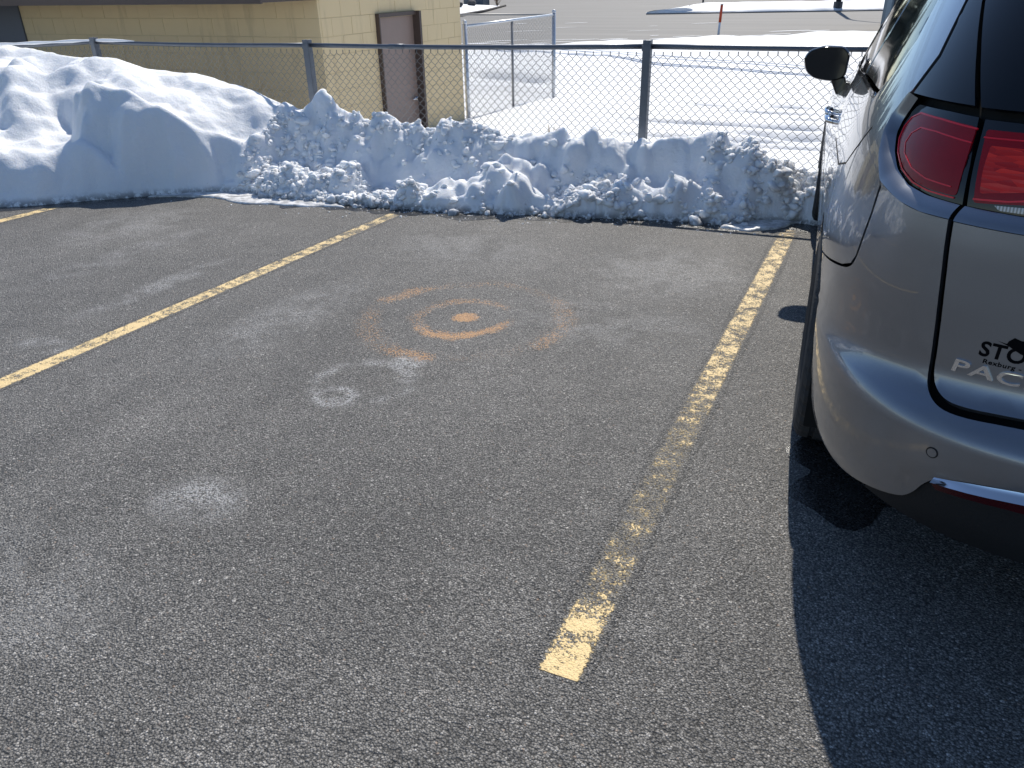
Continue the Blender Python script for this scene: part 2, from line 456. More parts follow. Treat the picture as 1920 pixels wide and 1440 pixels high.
gauss = lambda cx, cy, rx, ry, rot=0.0: np.exp(-((((GX - cx) * math.cos(rot) + (GY - cy) * math.sin(rot)) / rx) ** 2 + ((-(GX - cx) * math.sin(rot) + (GY - cy) * math.cos(rot)) / ry) ** 2))
inside = sstep(0.0, .10, S)
# the old mound: a broad lit lobe above a steep face, soft humps at its foot
mound = np.zeros_like(GX)
mound += .13 * gauss(-6.75, 4.62, .22, .20) + .10 * gauss(-7.35, 5.0, .28, .2) + .24 * gauss(-5.97, 4.58, .25, .12, .25) + .18 * gauss(-6.45, 4.22, .30, .14, .8) + .12 * gauss(-6.15, 4.30, .12, .16, .3) + .10 * gauss(-7.1, 4.2, .35, .25)
mound += .12 * gauss(-6.35, 4.85, .2, .12, .2) - .05 * gauss(-6.2, 4.45, .12, .2) + .07 * gauss(-5.45, 5.0, .14, .08) - .06 * gauss(-5.15, 5.45, .2, .2) + .07 * gauss(-4.95, 5.65, .2, .15)
mound += .10 * gauss(-7.9, 5.3, .3, .16) + .08 * gauss(-6.0, 5.3, .5, .15, -.2)
mound += .06 * fbm(GX * 1.5, GY * 1.8, 2, 3) + .03 * fbm(GX * 5, GY * 6, 21, 3) + (1 - wl) * (.24 * fbm(GX * 1.9, GY * 1.7, 25, 2) + .10 * fbm(GX * 4.2, GY * 4, 27, 2))
mound += wl * (.05 * fbm(GX * 3.2, GY * 3.2, 28, 3)) + .12 * gauss(-6.2, 4.75, .25, .10, .5) + .09 * gauss(-5.75, 4.95, .2, .05, .1)
Hb += mound * (1 - wR) * inside * sstep(1.08, .8, S)
# the fresh ridge: lumps of every size pressed together
wx = GX + .05 * fbm(GX * 9, GY * 9, 31, 3); wy = GY + .05 * fbm(GX * 9, GY * 9, 37, 3)
ridge = .09 * fbm(GX * 2.2, GY * 3, 41, 3) + .075 * fbm(GX * 9, GY * 9, 45, 4) + .05 * np.abs(fbm(GX * 6, GY * 6, 51, 3))
ridge += -.13 * gauss(-3.55, 5.42, .38, .16) - .10 * gauss(-2.15, 5.58, .5, .12, -.25) + .08 * gauss(-2.75, 5.35, .4, .14, .3) + .10 * gauss(-2.35, 5.62, .35, .06, -.2) - .08 * gauss(-1.35, 5.72, .3, .1)
ridge += .05 * gauss(-4.35, 5.3, .3, .2) - .07 * gauss(-4.55, 5.45, .25, .2) - .09 * gauss(-4.62, 5.82, .14, .14)
Hb += ridge * wR * inside * (1 - .45 * sstep(.75, 1.0, S))
def stamp(cx, cy, r, hgt, flat):
    i0 = max(0, int((cx - r * 1.3 - xs[0]) / DX)); i1 = min(len(xs), int((cx + r * 1.3 - xs[0]) / DX) + 2)
    j0 = max(0, int((cy - r * 1.3 - ys[0]) / DX)); j1 = min(len(ys), int((cy + r * 1.3 - ys[0]) / DX) + 2)
    if i1 <= i0 or j1 <= j0: return
    d2 = ((wx[j0:j1, i0:i1] - cx) / r) ** 2 + ((wy[j0:j1, i0:i1] - cy) / (r * flat)) ** 2
    b = hgt * np.sqrt(np.clip(1 - d2, 0, 1))
    base = Hb[j0:j1, i0:i1]
    c = Hb[min(len(ys) - 1, max(0, int((cy - ys[0]) / DX))), min(len(xs) - 1, max(0, int((cx - xs[0]) / DX)))]
    Hb[j0:j1, i0:i1] = np.where(b > 0, np.maximum(base, .62 * base + .38 * c + b * .85 - .12 * r), base)
for k in range(2600):
    cx = rng.uniform(-4.9, 1.3); s = rng.random() ** 1.25
    fy = np.interp(cx, FOOT[:, 0], FOOT[:, 1]); cy = fy + .03 + s * (5.9 - fy)
    r = .014 + .050 * rng.random() ** 3.0
    if rng.random() < .03: r = rng.uniform(.07, .12)
    stamp(cx, cy, r, r * rng.uniform(.6, 1.25), rng.uniform(.6, 1.4))
for k in range(60):
    cx = rng.uniform(-10, -5); fy = np.interp(cx, FOOT[:, 0], FOOT[:, 1]); cy = fy + rng.random() ** 2 * .5 + .02
    stamp(cx, cy, rng.uniform(.02, .05), rng.uniform(.01, .035), 1)
Hb += (.034 * fbm(GX * 24, GY * 24, 91, 4, .6) * wR + .010 * fbm(GX * 14, GY * 14, 93, 4)) * inside
for _ in range(2):
    Hs = Hb.copy(); Hs[1:-1, 1:-1] = (Hb[1:-1, 1:-1] * 4 + Hb[:-2, 1:-1] * 2 + Hb[2:, 1:-1] * 2 + Hb[1:-1, :-2] * 2 + Hb[1:-1, 2:] * 2 + Hb[:-2, :-2] + Hb[2:, 2:] + Hb[:-2, 2:] + Hb[2:, :-2]) / 16; Hb = Hs
front = np.where(S > 0, np.maximum(Hb, .006 + .03 * sstep(0, .05, S)), -.05 + np.clip(S, -1, 0) * .2)
zfront = zl(GX, GY) + front
# behind the crest the bank drops through the fence towards the field
back = np.clip((GY - YC[None, :]) / 1.7, 0, 1)
zc = zl(GX, YC[None, :] + 0 * GX) + np.maximum(Hb, .02)
crestz = zl(xs, YC) + crest
zback = crestz[None, :] * (1 - back ** .8) + (-.95) * back ** .8 + (.05 * fbm(GX * 2, GY * 2, 61, 3) + .02 * fbm(GX * 9, GY * 9, 63, 3)) * sstep(0, .1, back)
ZB = np.where(GY <= YC[None, :], zfront, np.minimum(zback + (zfront - zl(GX, GY) - crest[None, :]) * np.exp(-((GY - YC[None, :]) / .10) ** 2) * .0, zback))
# smooth seam at the crest
seam = np.exp(-((GY - YC[None, :]) / .05) ** 2)
ZB = ZB + 0 * seam
keep = (S[:-1, :-1] > -.03) | (S[1:, 1:] > -.03)
nx, ny = len(xs), len(ys)
idx = np.arange(nx * ny).reshape(ny, nx)
quads = np.stack([idx[:-1, :-1], idx[:-1, 1:], idx[1:, 1:], idx[1:, :-1]], -1)[keep]
used = np.unique(quads); remap = -np.ones(nx * ny, int); remap[used] = np.arange(len(used))
V = np.stack([GX.ravel(), GY.ravel(), ZB.ravel()], 1)[used]
Q = remap[quads]
me = bpy.data.meshes.new('snow_bank')
me.vertices.add(len(V)); me.vertices.foreach_set('co', V.ravel())
me.loops.add(Q.size); me.loops.foreach_set('vertex_index', Q.ravel())
me.polygons.add(len(Q)); me.polygons.foreach_set('loop_start', np.arange(0, Q.size, 4)); me.polygons.foreach_set('loop_total', np.full(len(Q), 4))
me.polygons.foreach_set('use_smooth', np.ones(len(Q), bool))
me.update(); me.validate(); me.materials.append(M_SNOW)
BANK = tag(obj('snow_bank', me), 'long bank of plowed snow along the chain link fence, tall mound at one end', 'snow bank')
def bank_z(x, y):
    i = int(round((x - xs[0]) / DX)); j = int(round((y - ys[0]) / DX))
    return ZB[min(max(j, 0), ny - 1), min(max(i, 0), nx - 1)]

# loose chunks lying on the bank and along its foot
def chunk_mesh(k):
    bm = bmesh.new(); bmesh.ops.create_icosphere(bm, subdivisions=2, radius=1.0)
    r = random.Random(100 + k)
    cuts = [(Vector((r.uniform(-1, 1), r.uniform(-1, 1), r.uniform(-.6, 1))).normalized(), r.uniform(.42, .78)) for _ in range(8)]
    sc = (r.uniform(.8, 1.25), r.uniform(.7, 1.1), r.uniform(.6, .9))
    for v in bm.verts:
        p = v.co.copy()
        for n, d in cuts:
            e = p.dot(n) - d
            if e > 0: p -= n * e * .97
        p *= 1 + r.uniform(-.05, .05)
        v.co = Vector((p.x * sc[0], p.y * sc[1], p.z * sc[2]))
    me = bpy.data.meshes.new('snow_chunk'); bm.to_mesh(me); bm.free()
    me.polygons.foreach_set('use_smooth', [True] * len(me.polygons)); me.materials.append(M_CHUNK)
    return me
CH = [chunk_mesh(k) for k in range(9)]
for k in range(290):
    x = rng.uniform(-4.75, -.45)
    fy = np.interp(x, FOOT[:, 0], FOOT[:, 1])
    if k < 120: y = fy + rng.uniform(-.05, .10); r = rng.uniform(.012, .040)
    else: y = fy + rng.random() ** 1.3 * .72; r = rng.uniform(.014, .045)
    if rng.random() < .07: r *= 1.7
    if y > 5.84: continue
    z = max(bank_z(x, y), zl(x, y))
    o = bpy.data.objects.new('snow_chunk', CH[k % 9])
    o.location = (x, y, z + r * .25); o.scale = (r, r, r); o.rotation_euler = (rng.uniform(-.5, .5), rng.uniform(-.5, .5), rng.uniform(0, 6.28))
    link(o, BANK)
# clods pressed into the face of the ridge, far too many to count
def clods(name, n, pick, parent):
    VV = []; FF = []; base = 0
    tmpl = []
    for me_ in CH:
        v = np.array([q.co[:] for q in me_.vertices]); f_ = np.array([tuple(q.vertices) for q in me_.polygons]); tmpl.append((v, f_))
    for k in range(n):
        got = pick()
        if got is None: continue
        x, y, r = got
        z = max(bank_z(x, y), zl(x, y)); v, f_ = tmpl[rng.integers(len(tmpl))]
        a, b = rng.uniform(0, 6.28), rng.uniform(-.7, .7)
        ca, sa, cb, sb = math.cos(a), math.sin(a), math.cos(b), math.sin(b)
        w = v * r
        w = np.stack([w[:, 0] * cb + w[:, 2] * sb, w[:, 1], -w[:, 0] * sb + w[:, 2] * cb], 1)
        w = np.stack([w[:, 0] * ca - w[:, 1] * sa, w[:, 0] * sa + w[:, 1] * ca, w[:, 2]], 1)
        VV.append(w + np.array([x, y, z + r * rng.uniform(-.3, .15)])); FF.append(f_ + base); base += len(v)
    V = np.concatenate(VV); F_ = np.concatenate(FF)
    me = bpy.data.meshes.new(name)
    me.vertices.add(len(V)); me.vertices.foreach_set('co', V.ravel())
    me.loops.add(F_.size); me.loops.foreach_set('vertex_index', F_.ravel())
    me.polygons.add(len(F_)); me.polygons.foreach_set('loop_start', np.arange(0, F_.size, 3)); me.polygons.foreach_set('loop_total', np.full(len(F_), 3))
    me.polygons.foreach_set('use_smooth', np.ones(len(F_), bool)); me.update(); me.validate(); me.materials.append(M_CHUNK)
    return tag(obj(name, me, parent), kind='stuff')
def pick_clod():
    x = rng.uniform(-4.9, -.3); fy = float(np.interp(x, FOOT[:, 0], FOOT[:, 1]))
    s_ = rng.random() ** 1.35; y = fy + .01 + s_ * (5.93 - fy)
    m_ = float(vnoise(np.array(x * 2.1), np.array(y * 3.0), 55)) + .22 * (1 - s_)
    if m_ < .50 + .10 * rng.random() + .10 * max(0, s_ - .6): return None
    return x, y, .009 + .036 * rng.random() ** 2.2 + (.04 * rng.random() if rng.random() < .05 else 0)
clods('snow_clods', 5000, pick_clod, BANK)
def pick_crumb():
    x = rng.uniform(-5.2, -.35); fy = float(np.interp(x, FOOT[:, 0], FOOT[:, 1])); y = fy - .08 + abs(rng.normal(0, .14)) if rng.random() < .6 else fy - abs(rng.normal(0, .14))
    return (x, y, rng.uniform(.004, .011)) if y < 5.8 else None
clods('snow_crumbs', 900, pick_crumb, BANK)

# thin sheets of packed slush left on the asphalt
def slab(name, pts, thick, mat, label=None, cat=None, kind=None, seed=0):
    pts = np.array(pts); n = len(pts)
    dense = []
    for i in range(n):
        a, b = pts[i], pts[(i + 1) % n]
        for s in np.linspace(0, 1, 10)[:-1]: dense.append(a + (b - a) * s)
    dense = np.array(dense)
    dense += np.stack([.03 * fbm(dense[:, 0] * 6, dense[:, 1] * 6, 71 + seed, 3), .03 * fbm(dense[:, 0] * 6, dense[:, 1] * 6, 77 + seed, 3)], 1)
    c = dense.mean(0); m = len(dense)
    V = []
    for k, (s, h) in enumerate(((1.0, .001), (.985, .6), (.93, 1.0), (.6, 1.0), (.3, .95))):
        for p in dense:
            q = c + (p - c) * s
            V.append((q[0], q[1], zl(*q) + .001 + thick * h * (1 + .25 * math.sin(q[0] * 23 + q[1] * 17))))
    V.append((c[0], c[1], zl(*c) + thick)); Fs = []
    for k in range(4):
        for i in range(m): Fs.append((k * m + i, k * m + (i + 1) % m, (k + 1) * m + (i + 1) % m, (k + 1) * m + i))
    for i in range(m): Fs.append((4 * m + i, 4 * m + (i + 1) % m, 5 * m))
    o = obj(name, meshdata(name, V, Fs, mat, True))
    return tag(o, label, cat, None, kind)
slab('slush_sheet', [(-5.50, 4.70), (-5.0, 4.86), (-4.6, 4.78), (-4.0, 4.86), (-3.7, 4.95), (-4.1, 5.2), (-5.0, 5.3), (-5.6, 5.0)], .012, M_SLUSH, 'thin pale slush sheet where the tall mound meets the lumpy ridge', 'slush')
slab('slush_sheet', [(-.92, 5.36), (-.72, 5.33), (-.55, 5.45), (-.42, 5.66), (-.35, 5.8), (-.5, 5.98), (-.75, 5.9), (-.9, 5.6)], .016, M_SLUSH, 'small slush sheet at the end of the worn line by the minivan', 'slush', seed=5)

# melt water: dark wet rim along the foot of the bank, wet patch behind the minivan's tyre
def wet_strip(name, pts, w0, w1):
    V = []; Fs = []
    for i, (x, y) in enumerate(pts):
        a = w0 * (1 + .8 * float(fbm(np.array([x * 5]), np.array([2.0]), 83, 3)[0]))
        V += [(x, y - a, zl(x, y - a) + .0014), (x, y + w1, zl(x, y + w1) + .0014)]
    for i in range(len(pts) - 1): Fs.append((2 * i, 2 * i + 2, 2 * i + 3, 2 * i + 1))
    return obj(name, meshdata(name, V, Fs, M_WET))
fx = np.arange(-9.5, -.3, .05)
tag(wet_strip('melt_water', [(x, float(np.interp(x, xs, foot))) for x in fx], .15, .12), kind='structure')
ang = np.linspace(0, 2 * math.pi, 41)[:-1]
V = []
for a in ang:
    rr = 1 + .25 * math.sin(3 * a + 1) + .12 * math.sin(7 * a)
    x = .12 + .24 * rr * math.cos(a); y = 2.42 + .26 * rr * math.sin(a)
    V.append((x, y, zl(x, y) + .0015))
tag(obj('melt_water', meshdata('melt_water', V, [tuple(range(40))], M_WET)), kind='structure')

# ------------------------------------------------------------------ land beyond the fence
ROAD0 = np.array([-8.6, 25.3]); RE = np.array([.794, .608]); RN = np.array([-.608, .794])
def road_t(x, y): return (x - ROAD0[0]) * RN[0] + (y - ROAD0[1]) * RN[1]
def field_z(x, y):
    t_ = road_t(x, y)
    base = np.interp(y, [5, 7, 9, 12, 16, 20, 30], [-.30, -.40, -.50, -.66, -.80, -.78, -.70])
    base = base + .05 * fbm(x * .35, y * .35, 101, 3) + .012 * fbm(x * 2.5, y * 2.5, 103, 3)
    # drift standing against the galvanised yard fence
    base = base + .22 * np.exp(-(((x + 5.2) / .9) ** 2 + ((y - 13.2) / 2.6) ** 2)) - .10 * np.exp(-(((x + 6.9) / .5) ** 2 + ((y - 13.5) / 2.5) ** 2))
    base = base + .12 * np.exp(-(((x + 7.5) / 1.0) ** 2 + ((y - 16.6) / .5) ** 2))
    # old wheel tracks and wind hollows
    for cx, cy, rx, ry, d in TRACKS:
        base = base - 2.1 * d * np.exp(-(((x - cx) / rx) ** 2 + ((y - cy - .05 * (x - cx)) / ry) ** 2))
    lip = .05 + .10 * fbm(x * .6, y * .6, 107, 3) + .10 * np.exp(-((t_ + 1.3) / .7) ** 2)
    edge = -.47 + lip
    w = sstep(-9, -1.5, t_)
    z = base * (1 - w) + edge * w
    return np.where(t_ > -.9, z - (t_ + .9) * .18, z)
TRACKS = [(-1.7, 16.0, .35, .16, .10), (-1.9, 15.0, .8, .13, .09), (-2.6, 13.2, 1.3, .13, .11), (-1.2, 13.3, .30, .2, .12), (-1.75, 12.6, .3, .2, .10), (-1.05, 12.5, .38, .25, .14), (-2.5, 11.7, 1.1, .14, .12), (-1.3, 11.9, .7, .16, .12), (-3.1, 15.6, .4, .12, .07), (-1.0, 11.2, .4, .15, .10), (-1.8, 11.3, .5, .13, .09), (-8.8, 18.2, .7, .4, .22), (-7.8, 18.0, .4, .3, .15), (-1.2, 14.2, .3, .15, .08)]
def grid_field(x0, x1, y0, y1, st):
    nx = int((x1 - x0) / st); ny = int((y1 - y0) / st)
    X, Y = np.meshgrid(np.linspace(x0, x1, nx + 1), np.linspace(y0, y1, ny + 1))
    Z = field_z(X, Y); T = road_t(X, Y)
    idx = np.arange((nx + 1) * (ny + 1)).reshape(ny + 1, nx + 1)
    q = np.stack([idx[:-1, :-1], idx[:-1, 1:], idx[1:, 1:], idx[1:, :-1]], -1)[(T[:-1, :-1] < .8)]
    return np.stack([X.ravel(), Y.ravel(), Z.ravel()], 1), q
V, Q = grid_field(-26, 10, 6.9, 36, .075)
me = bpy.data.meshes.new('snow_field')
me.vertices.add(len(V)); me.vertices.foreach_set('co', V.ravel())
me.loops.add(Q.size); me.loops.foreach_set('vertex_index', Q.ravel())
me.polygons.add(len(Q)); me.polygons.foreach_set('loop_start', np.arange(0, Q.size, 4)); me.polygons.foreach_set('loop_total', np.full(len(Q), 4))
me.polygons.foreach_set('use_smooth', np.ones(len(Q), bool)); me.update(); me.validate(); me.materials.append(M_FIELD)
tag(obj('snow_field', me), kind='structure')

t = NT('street_asphalt'); p = t.pos()
a = t.noise(p, .25, 4, .6); b = t.noise(p, 3.0, 5, .65); c = t.noise(p, 40, 3)
mp = t.n('ShaderNodeMapping'); mp.inputs['Rotation'].default_value = (0, 0, -math.atan2(RE[1], RE[0])); mp.inputs['Scale'].default_value = (.06, 1.6, 1)
t.put(mp.inputs[0], p)
streak = t.noise(mp.outputs[0], 1.0, 5, .6)
col = t.mix(a, (.118, .112, .104, 1), (.170, .160, .148, 1))
col = t.mix(t.math('MULTIPLY', t.step(streak, .42, .66), .55), col, (.225, .21, .192, 1))
col = t.mix(t.math('MULTIPLY', b, .3), col, (.14, .135, .13, 1))
t.set(Base_Color=col, Roughness=.75, Normal=t.bump(c, .3, .01))
M_STREET = t.m
def road_pt(s, t_, dz=0.0):
    q = ROAD0 + RE * s + RN * t_
    return (q[0], q[1], -.50 + .003 * t_ + dz)
V = []; Fs = []
SS = np.linspace(-260, 260, 27); TT = [-1.0, 5, 15, 30, 60, 120, 250, 500]
for t_ in TT:
    for s in SS: V.append(road_pt(s, t_))
for j in range(len(TT) - 1):
    for i in range(26): Fs.append((j * 27 + i, j * 27 + i + 1, (j + 1) * 27 + i + 1, (j + 1) * 27 + i))
tag(obj('street', meshdata('street', V, Fs, M_STREET)), kind='structure')
sheet('ground', -1500, 1500, -1500, 1500, 300, lambda x, y: x * 0 - 1.6, M_FARSNOW)

# patches of snow dust lying on the street near the verge
mb = MB()
for k in range(46):
    s = rng.uniform(-9, 9); t_ = rng.uniform(.2, 2.8) if k < 34 else rng.uniform(3, 14)
    L = rng.uniform(.15, .9); w = rng.uniform(.03, .12)
    n = 10; ring = []
    for i in range(n):
        a = 2 * math.pi * i / n; r = rng.uniform(.7, 1.2)
        ring.append(road_pt(s + L * r * math.cos(a), t_ + w * r * math.sin(a), .012))
    mb.add(ring, [tuple(range(n))])
tag(mb.build('snow_dust', M_FARSNOW), 'thin streaks of snow lying on the street near its verge', kind='stuff')

# raised median with snow on it
MED0 = np.array([-12.3, 43.6]); MED1 = np.array([10.0, 51.5])
def lift(x, y): return -.50 + .003 * road_t(x, y)
e = (MED1 - MED0) / np.linalg.norm(MED1 - MED0); nrm_ = np.array([-e[1], e[0]])
med = root('kerbed_median', (MED0[0], MED0[1], lift(*MED0)), 'long snow covered kerbed median in the middle of the street', 'median')
L = np.linalg.norm(MED1 - MED0)
def med_w(p):
    q = MED0 + e * p[0] + nrm_ * p[1]
    return (q[0] - MED0[0], q[1] - MED0[1], lift(*q) - lift(*MED0) + p[2])
def med_strip(nm, prof_, mat, jit):
    ss = np.linspace(0, L, 70); V = []; n = len(prof_)
    for s_ in ss:
        k = min(1.0, .06 + s_ / 3.4)
        for j, (y_, z_) in enumerate(prof_):
            hj = jit * (float(vnoise(np.array(s_ * 1.1), np.array(j * .7), 7)) - .5) * (0 < j < n - 1)
            V.append(med_w((s_ + (1 - k) * y_ * .8, y_ * k, z_ + hj * k if z_ < .2 else .17 + (z_ - .17 + hj) * min(1, .35 + k))))
    F_ = [(i * n + j, (i + 1) * n + j, (i + 1) * n + j + 1, i * n + j + 1) for i in range(len(ss) - 1) for j in range(n - 1)]
    F_ += [tuple(range(n)), tuple((len(ss) - 1) * n + j for j in range(n))[::-1]]
    obj(nm, meshdata(nm, V, F_, mat, jit > 0), med)
med_strip('kerb', [(0, -.05), (.03, .10), (.25, .11), (3.1, .11), (3.3, .10), (3.33, -.05)], plain('old_concrete', (.30, .29, .28), .85, scale=3, var=.3), 0)
med_strip('snow_cover', [(-.02, .06), (.06, .13), (.6, .22), (1.3, .31), (2.1, .42), (2.7, .40), (3.1, .28), (3.25, .08)], M_FARSNOW, .08)

# street light standing on the median, its arm bent over the lane
lx, ly = -3.34, 47.17
lz = lift(lx, ly)
lamp = root('street_light', (lx, ly, lz), 'dark steel street light pole standing on the snowy median', 'street light')
MB().tube([(0, 0, -.1), (0, 0, .45)], .22, 12).build('base', plain('dark_steel', (.06, .065, .075), .5, .4), lamp, smooth=False)
MB().tube([(0, 0, .3), (0, 0, 4.5), (0, 0, 8.2), (.25, -.35, 8.9), (.8, -1.0, 9.3), (1.5, -1.9, 9.35)], [.13, .11, .085, .075, .065, .055], 12).build('pole', bpy.data.materials['dark_steel'], lamp, smooth=True)
mb = MB(); mb.add([(1.35, -1.75, 9.40), (1.60, -1.70, 9.42), (2.0, -2.35, 9.40), (1.78, -2.5, 9.40), (1.40, -1.8, 9.30), (1.58, -1.72, 9.30), (1.95, -2.35, 9.28), (1.78, -2.45, 9.28)],
       [(0, 1, 2, 3), (7, 6, 5, 4), (0, 4, 5, 1), (1, 5, 6, 2), (2, 6, 7, 3), (3, 7, 4, 0)])
mb.build('lamp_head', bpy.data.materials['dark_steel'], lamp)
px_, py_ = -12.28, 56.88
pole2 = root('sign_post', (px_, py_, lift(px_, py_)), 'thin dark post far across the street beyond the median tip', 'post')
MB().tube([(0, 0, -.1), (0, 0, 2.9)], .06, 10).build('post', bpy.data.materials['dark_steel'], pole2)
MB().box(-.30, .30, -.02, .02, 2.2, 2.9).build('plate', plain('sign_back', (.35, .36, .37), .5, .6), pole2)

# orange snow marker at the verge
mx, my = -5.87, 30.08
mk = root('snow_marker', (mx, my, -.50), 'orange and white snow marker stake at the street verge', 'marker')
lean = (.028, .0)
def stake(z0, z1): return [(lean[0] * z0, 0, z0), (lean[0] * z1, 0, z1)]
MB().tube(stake(-.2, .40), .040, 12).build('lower_sleeve', plain('white_plastic', (.62, .66, .72), .5), mk, smooth=True)
MB().tube(stake(.39, .93), .046, 12).build('upper_sleeve', plain('orange_plastic', (.60, .075, .025), .45), mk, smooth=True)
MB().tube(stake(.925, .965), .050, 12).build('cap', plain('pale_cap', (.6, .55, .5), .5), mk, smooth=True)

# ribbed metal shed just beyond the minivan
SH = (-.80, 32.2, -.55)
shed = root('metal_shed', SH, 'blue grey ribbed metal shed behind the minivan windows', 'shed')
M_SHED = plain('blue_grey_metal', (.20, .25, .29), .45, .3, .1, 3)
M_SHEDD = plain('dark_joint_metal', (.035, .04, .05), .6, .2)
MB().box(.05, 7, .05, 5, -.3, 3.4).build('wall', M_SHEDD, shed)
rib = meshdata('rib', *(lambda m: (m.v, m.f))(MB().add([(0, 0, -.3), (.06, -.07, -.3), (.20, -.07, -.3), (.26, 0, -.3), (0, 0, 3.4), (.06, -.07, 3.4), (.20, -.07, 3.4), (.26, 0, 3.4)], [(0, 1, 5, 4), (1, 2, 6, 5), (2, 3, 7, 6), (4, 5, 6, 7), (3, 2, 1, 0)])), M_SHED)
for k in range(20):
    obj('rib', rib, shed, (.02 + k * .345, .045, 0))
for k in range(12):
    obj('rib', rib, shed, (.045, .45 + k * .345, 0), (0, 0, -math.pi / 2))
MB().box(-.2, 7.2, -.25, 5.2, 3.4, 3.6).build('roof', M_SHED, shed, bevel=.02)

# planted bed, boulders, twigs and a dark cabinet across the street
bx, by = -25.2, 50.5
bed_z = lift(bx, by)
bed = root('snowy_bed', (bx, by, bed_z), 'snow covered planting bed edged with dark timber across the street', 'planting bed')
out = [(-6, -9.5), (3.4, -9.5), (2.3, -4.5), (-.3, 4.1), (-1.6, 4.7), (-3.4, 4.8), (-7, 3)]
n = len(out)
lo = [(x, y, -.05) for x, y in out]; hi = [(x * .97 - .1, y * .97, .06) for x, y in out]
V = lo + hi + [(-1.6, -2.0, .40)]
obj('snow_cover', meshdata('snow_cover', V, [(i, (i + 1) % n, n + (i + 1) % n, n + i) for i in range(n)] + [(n + i, n + (i + 1) % n, 2 * n) for i in range(n)], M_FARSNOW, True), bed)
M_TIMB = plain('dark_timber', (.06, .05, .045), .8)
MB().tube([(3.5, -9.5, .06), (2.42, -4.5, .06), (-.2, 4.2, .06)], .07, 6).build('edging', M_TIMB, bed)
M_ROCK = plain('dark_boulder', (.055, .055, .06), .8, scale=2, var=.35)
def boulder(x, y, r, lab, seed):
    bm = bmesh.new(); bmesh.ops.create_icosphere(bm, subdivisions=2, radius=r); q = random.Random(seed)
    for v in bm.verts: v.co = Vector((v.co.x * 1.2, v.co.y, v.co.z * .8)) * q.uniform(.85, 1.1)
    me = bpy.data.meshes.new('boulder'); bm.to_mesh(me); bm.free(); me.materials.append(M_ROCK)
    return tag(obj('boulder', me, None, (bx + x, by + y, bed_z + .36)), lab, 'boulder', 'boulders in the snowy bed')
boulder(.15, -3.4, .27, 'dark boulder in the snowy bed nearer the yellow building', 3)
boulder(-.55, -.2, .25, 'dark boulder in the snowy bed nearer the timber tip', 4)
M_TWIG = plain('dry_twig', (.16, .11, .07), .85)
def twigs(name, x, y, z, h, n, spread, lab, seed, mat, r0=.006):
    q = random.Random(seed); mb = MB()
    for k in range(n):
        a = q.uniform(0, 6.28); s = spread * q.uniform(.2, 1); hh = h * q.uniform(.55, 1)
        p0 = Vector((q.uniform(-.04, .04), q.uniform(-.04, .04), -.05)); p2 = Vector((s * math.cos(a), s * math.sin(a), hh)); p1 = p0.lerp(p2, .5) + Vector((q.uniform(-.2, .2) * s, q.uniform(-.2, .2) * s, .05 * h))
        mb.tube([p0, p1, p2], [r0, r0 * .8, r0 * .4], 5)
        for j in range(2):
            b0 = p1.lerp(p2, q.uniform(.1, .7)); mb.tube([b0, b0 + Vector((q.uniform(-1, 1) * s * .5, q.uniform(-1, 1) * s * .5, h * .16))], [r0 * .6, r0 * .3], 4)
    rt_ = root(name, (x, y, z), lab, 'plant')
    mb.build('stems', mat, rt_)
twigs('bare_shrub', bx - .35, by + 3.2, bed_z + .1, .8, 26, .45, 'bare twiggy shrub at the tip of the snowy bed', 5, M_TWIG, .012)
twigs('bare_shrub', bx - 1.2, by - 1.6, bed_z + .3, .7, 22, .3, 'bare low shrub in the snowy bed close to the yellow building edge', 6, M_TWIG, .014)
cab = root('utility_cabinet', (-26.7, 54.6, lift(-26.7, 54.6)), 'dark slate utility cabinet behind the snowy bed', 'cabinet')
M_CAB = plain('dark_slate_paint', (.055, .07, .09), .5)
MB().box(-1.9, -.35, 0, 1.0, 0, 1.5).build('body', M_CAB, cab, bevel=.02)
MB().box(-1.95, -.30, -.06, 1.06, 1.5, 1.58).build('lid', M_CAB, cab, bevel=.01)
for k in range(2): MB().box(-1.86 + k * .76, -1.16 + k * .76, -.02, 0.002, .12, 1.4).build('door', M_CAB, cab, bevel=.006)

# ------------------------------------------------------------------ concrete block building
BX, BY0, BY1, BZ0, BZ1 = -6.1, 8.09, 11.53, -1.25, 1.30
BXL = -11.1
bld = root('block_building', (BX, BY0, BZ0), 'yellow painted concrete block building with a brown door behind the fence', 'building')
def B(p): return (p[0] - BX, p[1] - BY0, p[2] - BZ0)
t = NT('yellow_block_paint'); p = t.pos()
n1 = t.noise(p, 1.3, 4, .6); n2 = t.noise(p, 70, 4, .6); n3 = t.noise(p, 9, 4, .6)
col = t.mix(n1, (.66, .505, .285, 1), (.74, .58, .34, 1))
mp = t.n('ShaderNodeMapping'); mp.inputs['Scale'].default_value = (3, 3, .5); t.put(mp.inputs[0], p)
st = t.noise(mp.outputs[0], 2.0, 4, .6)
col = t.mix(t.math('MULTIPLY', t.step(st, .56, .72), .30), col, (.34, .25, .14, 1))
t.set(Base_Color=col, Roughness=.75, Normal=t.bump(t.math('ADD', n2, t.math('MULTIPLY', n3, .5)), .35, .006))
M_BLOCK = t.m
M_MORTAR = plain('painted_mortar', (.58, .465, .275), .85, scale=6, var=.12, bump=.3)
M_BROWN = plain('brown_door_paint', (.25, .18, .15), .45, scale=5, var=.10, bump=.05)
M_BROWND = plain('dark_brown_trim', (.075, .05, .04), .5, scale=5, var=.12)
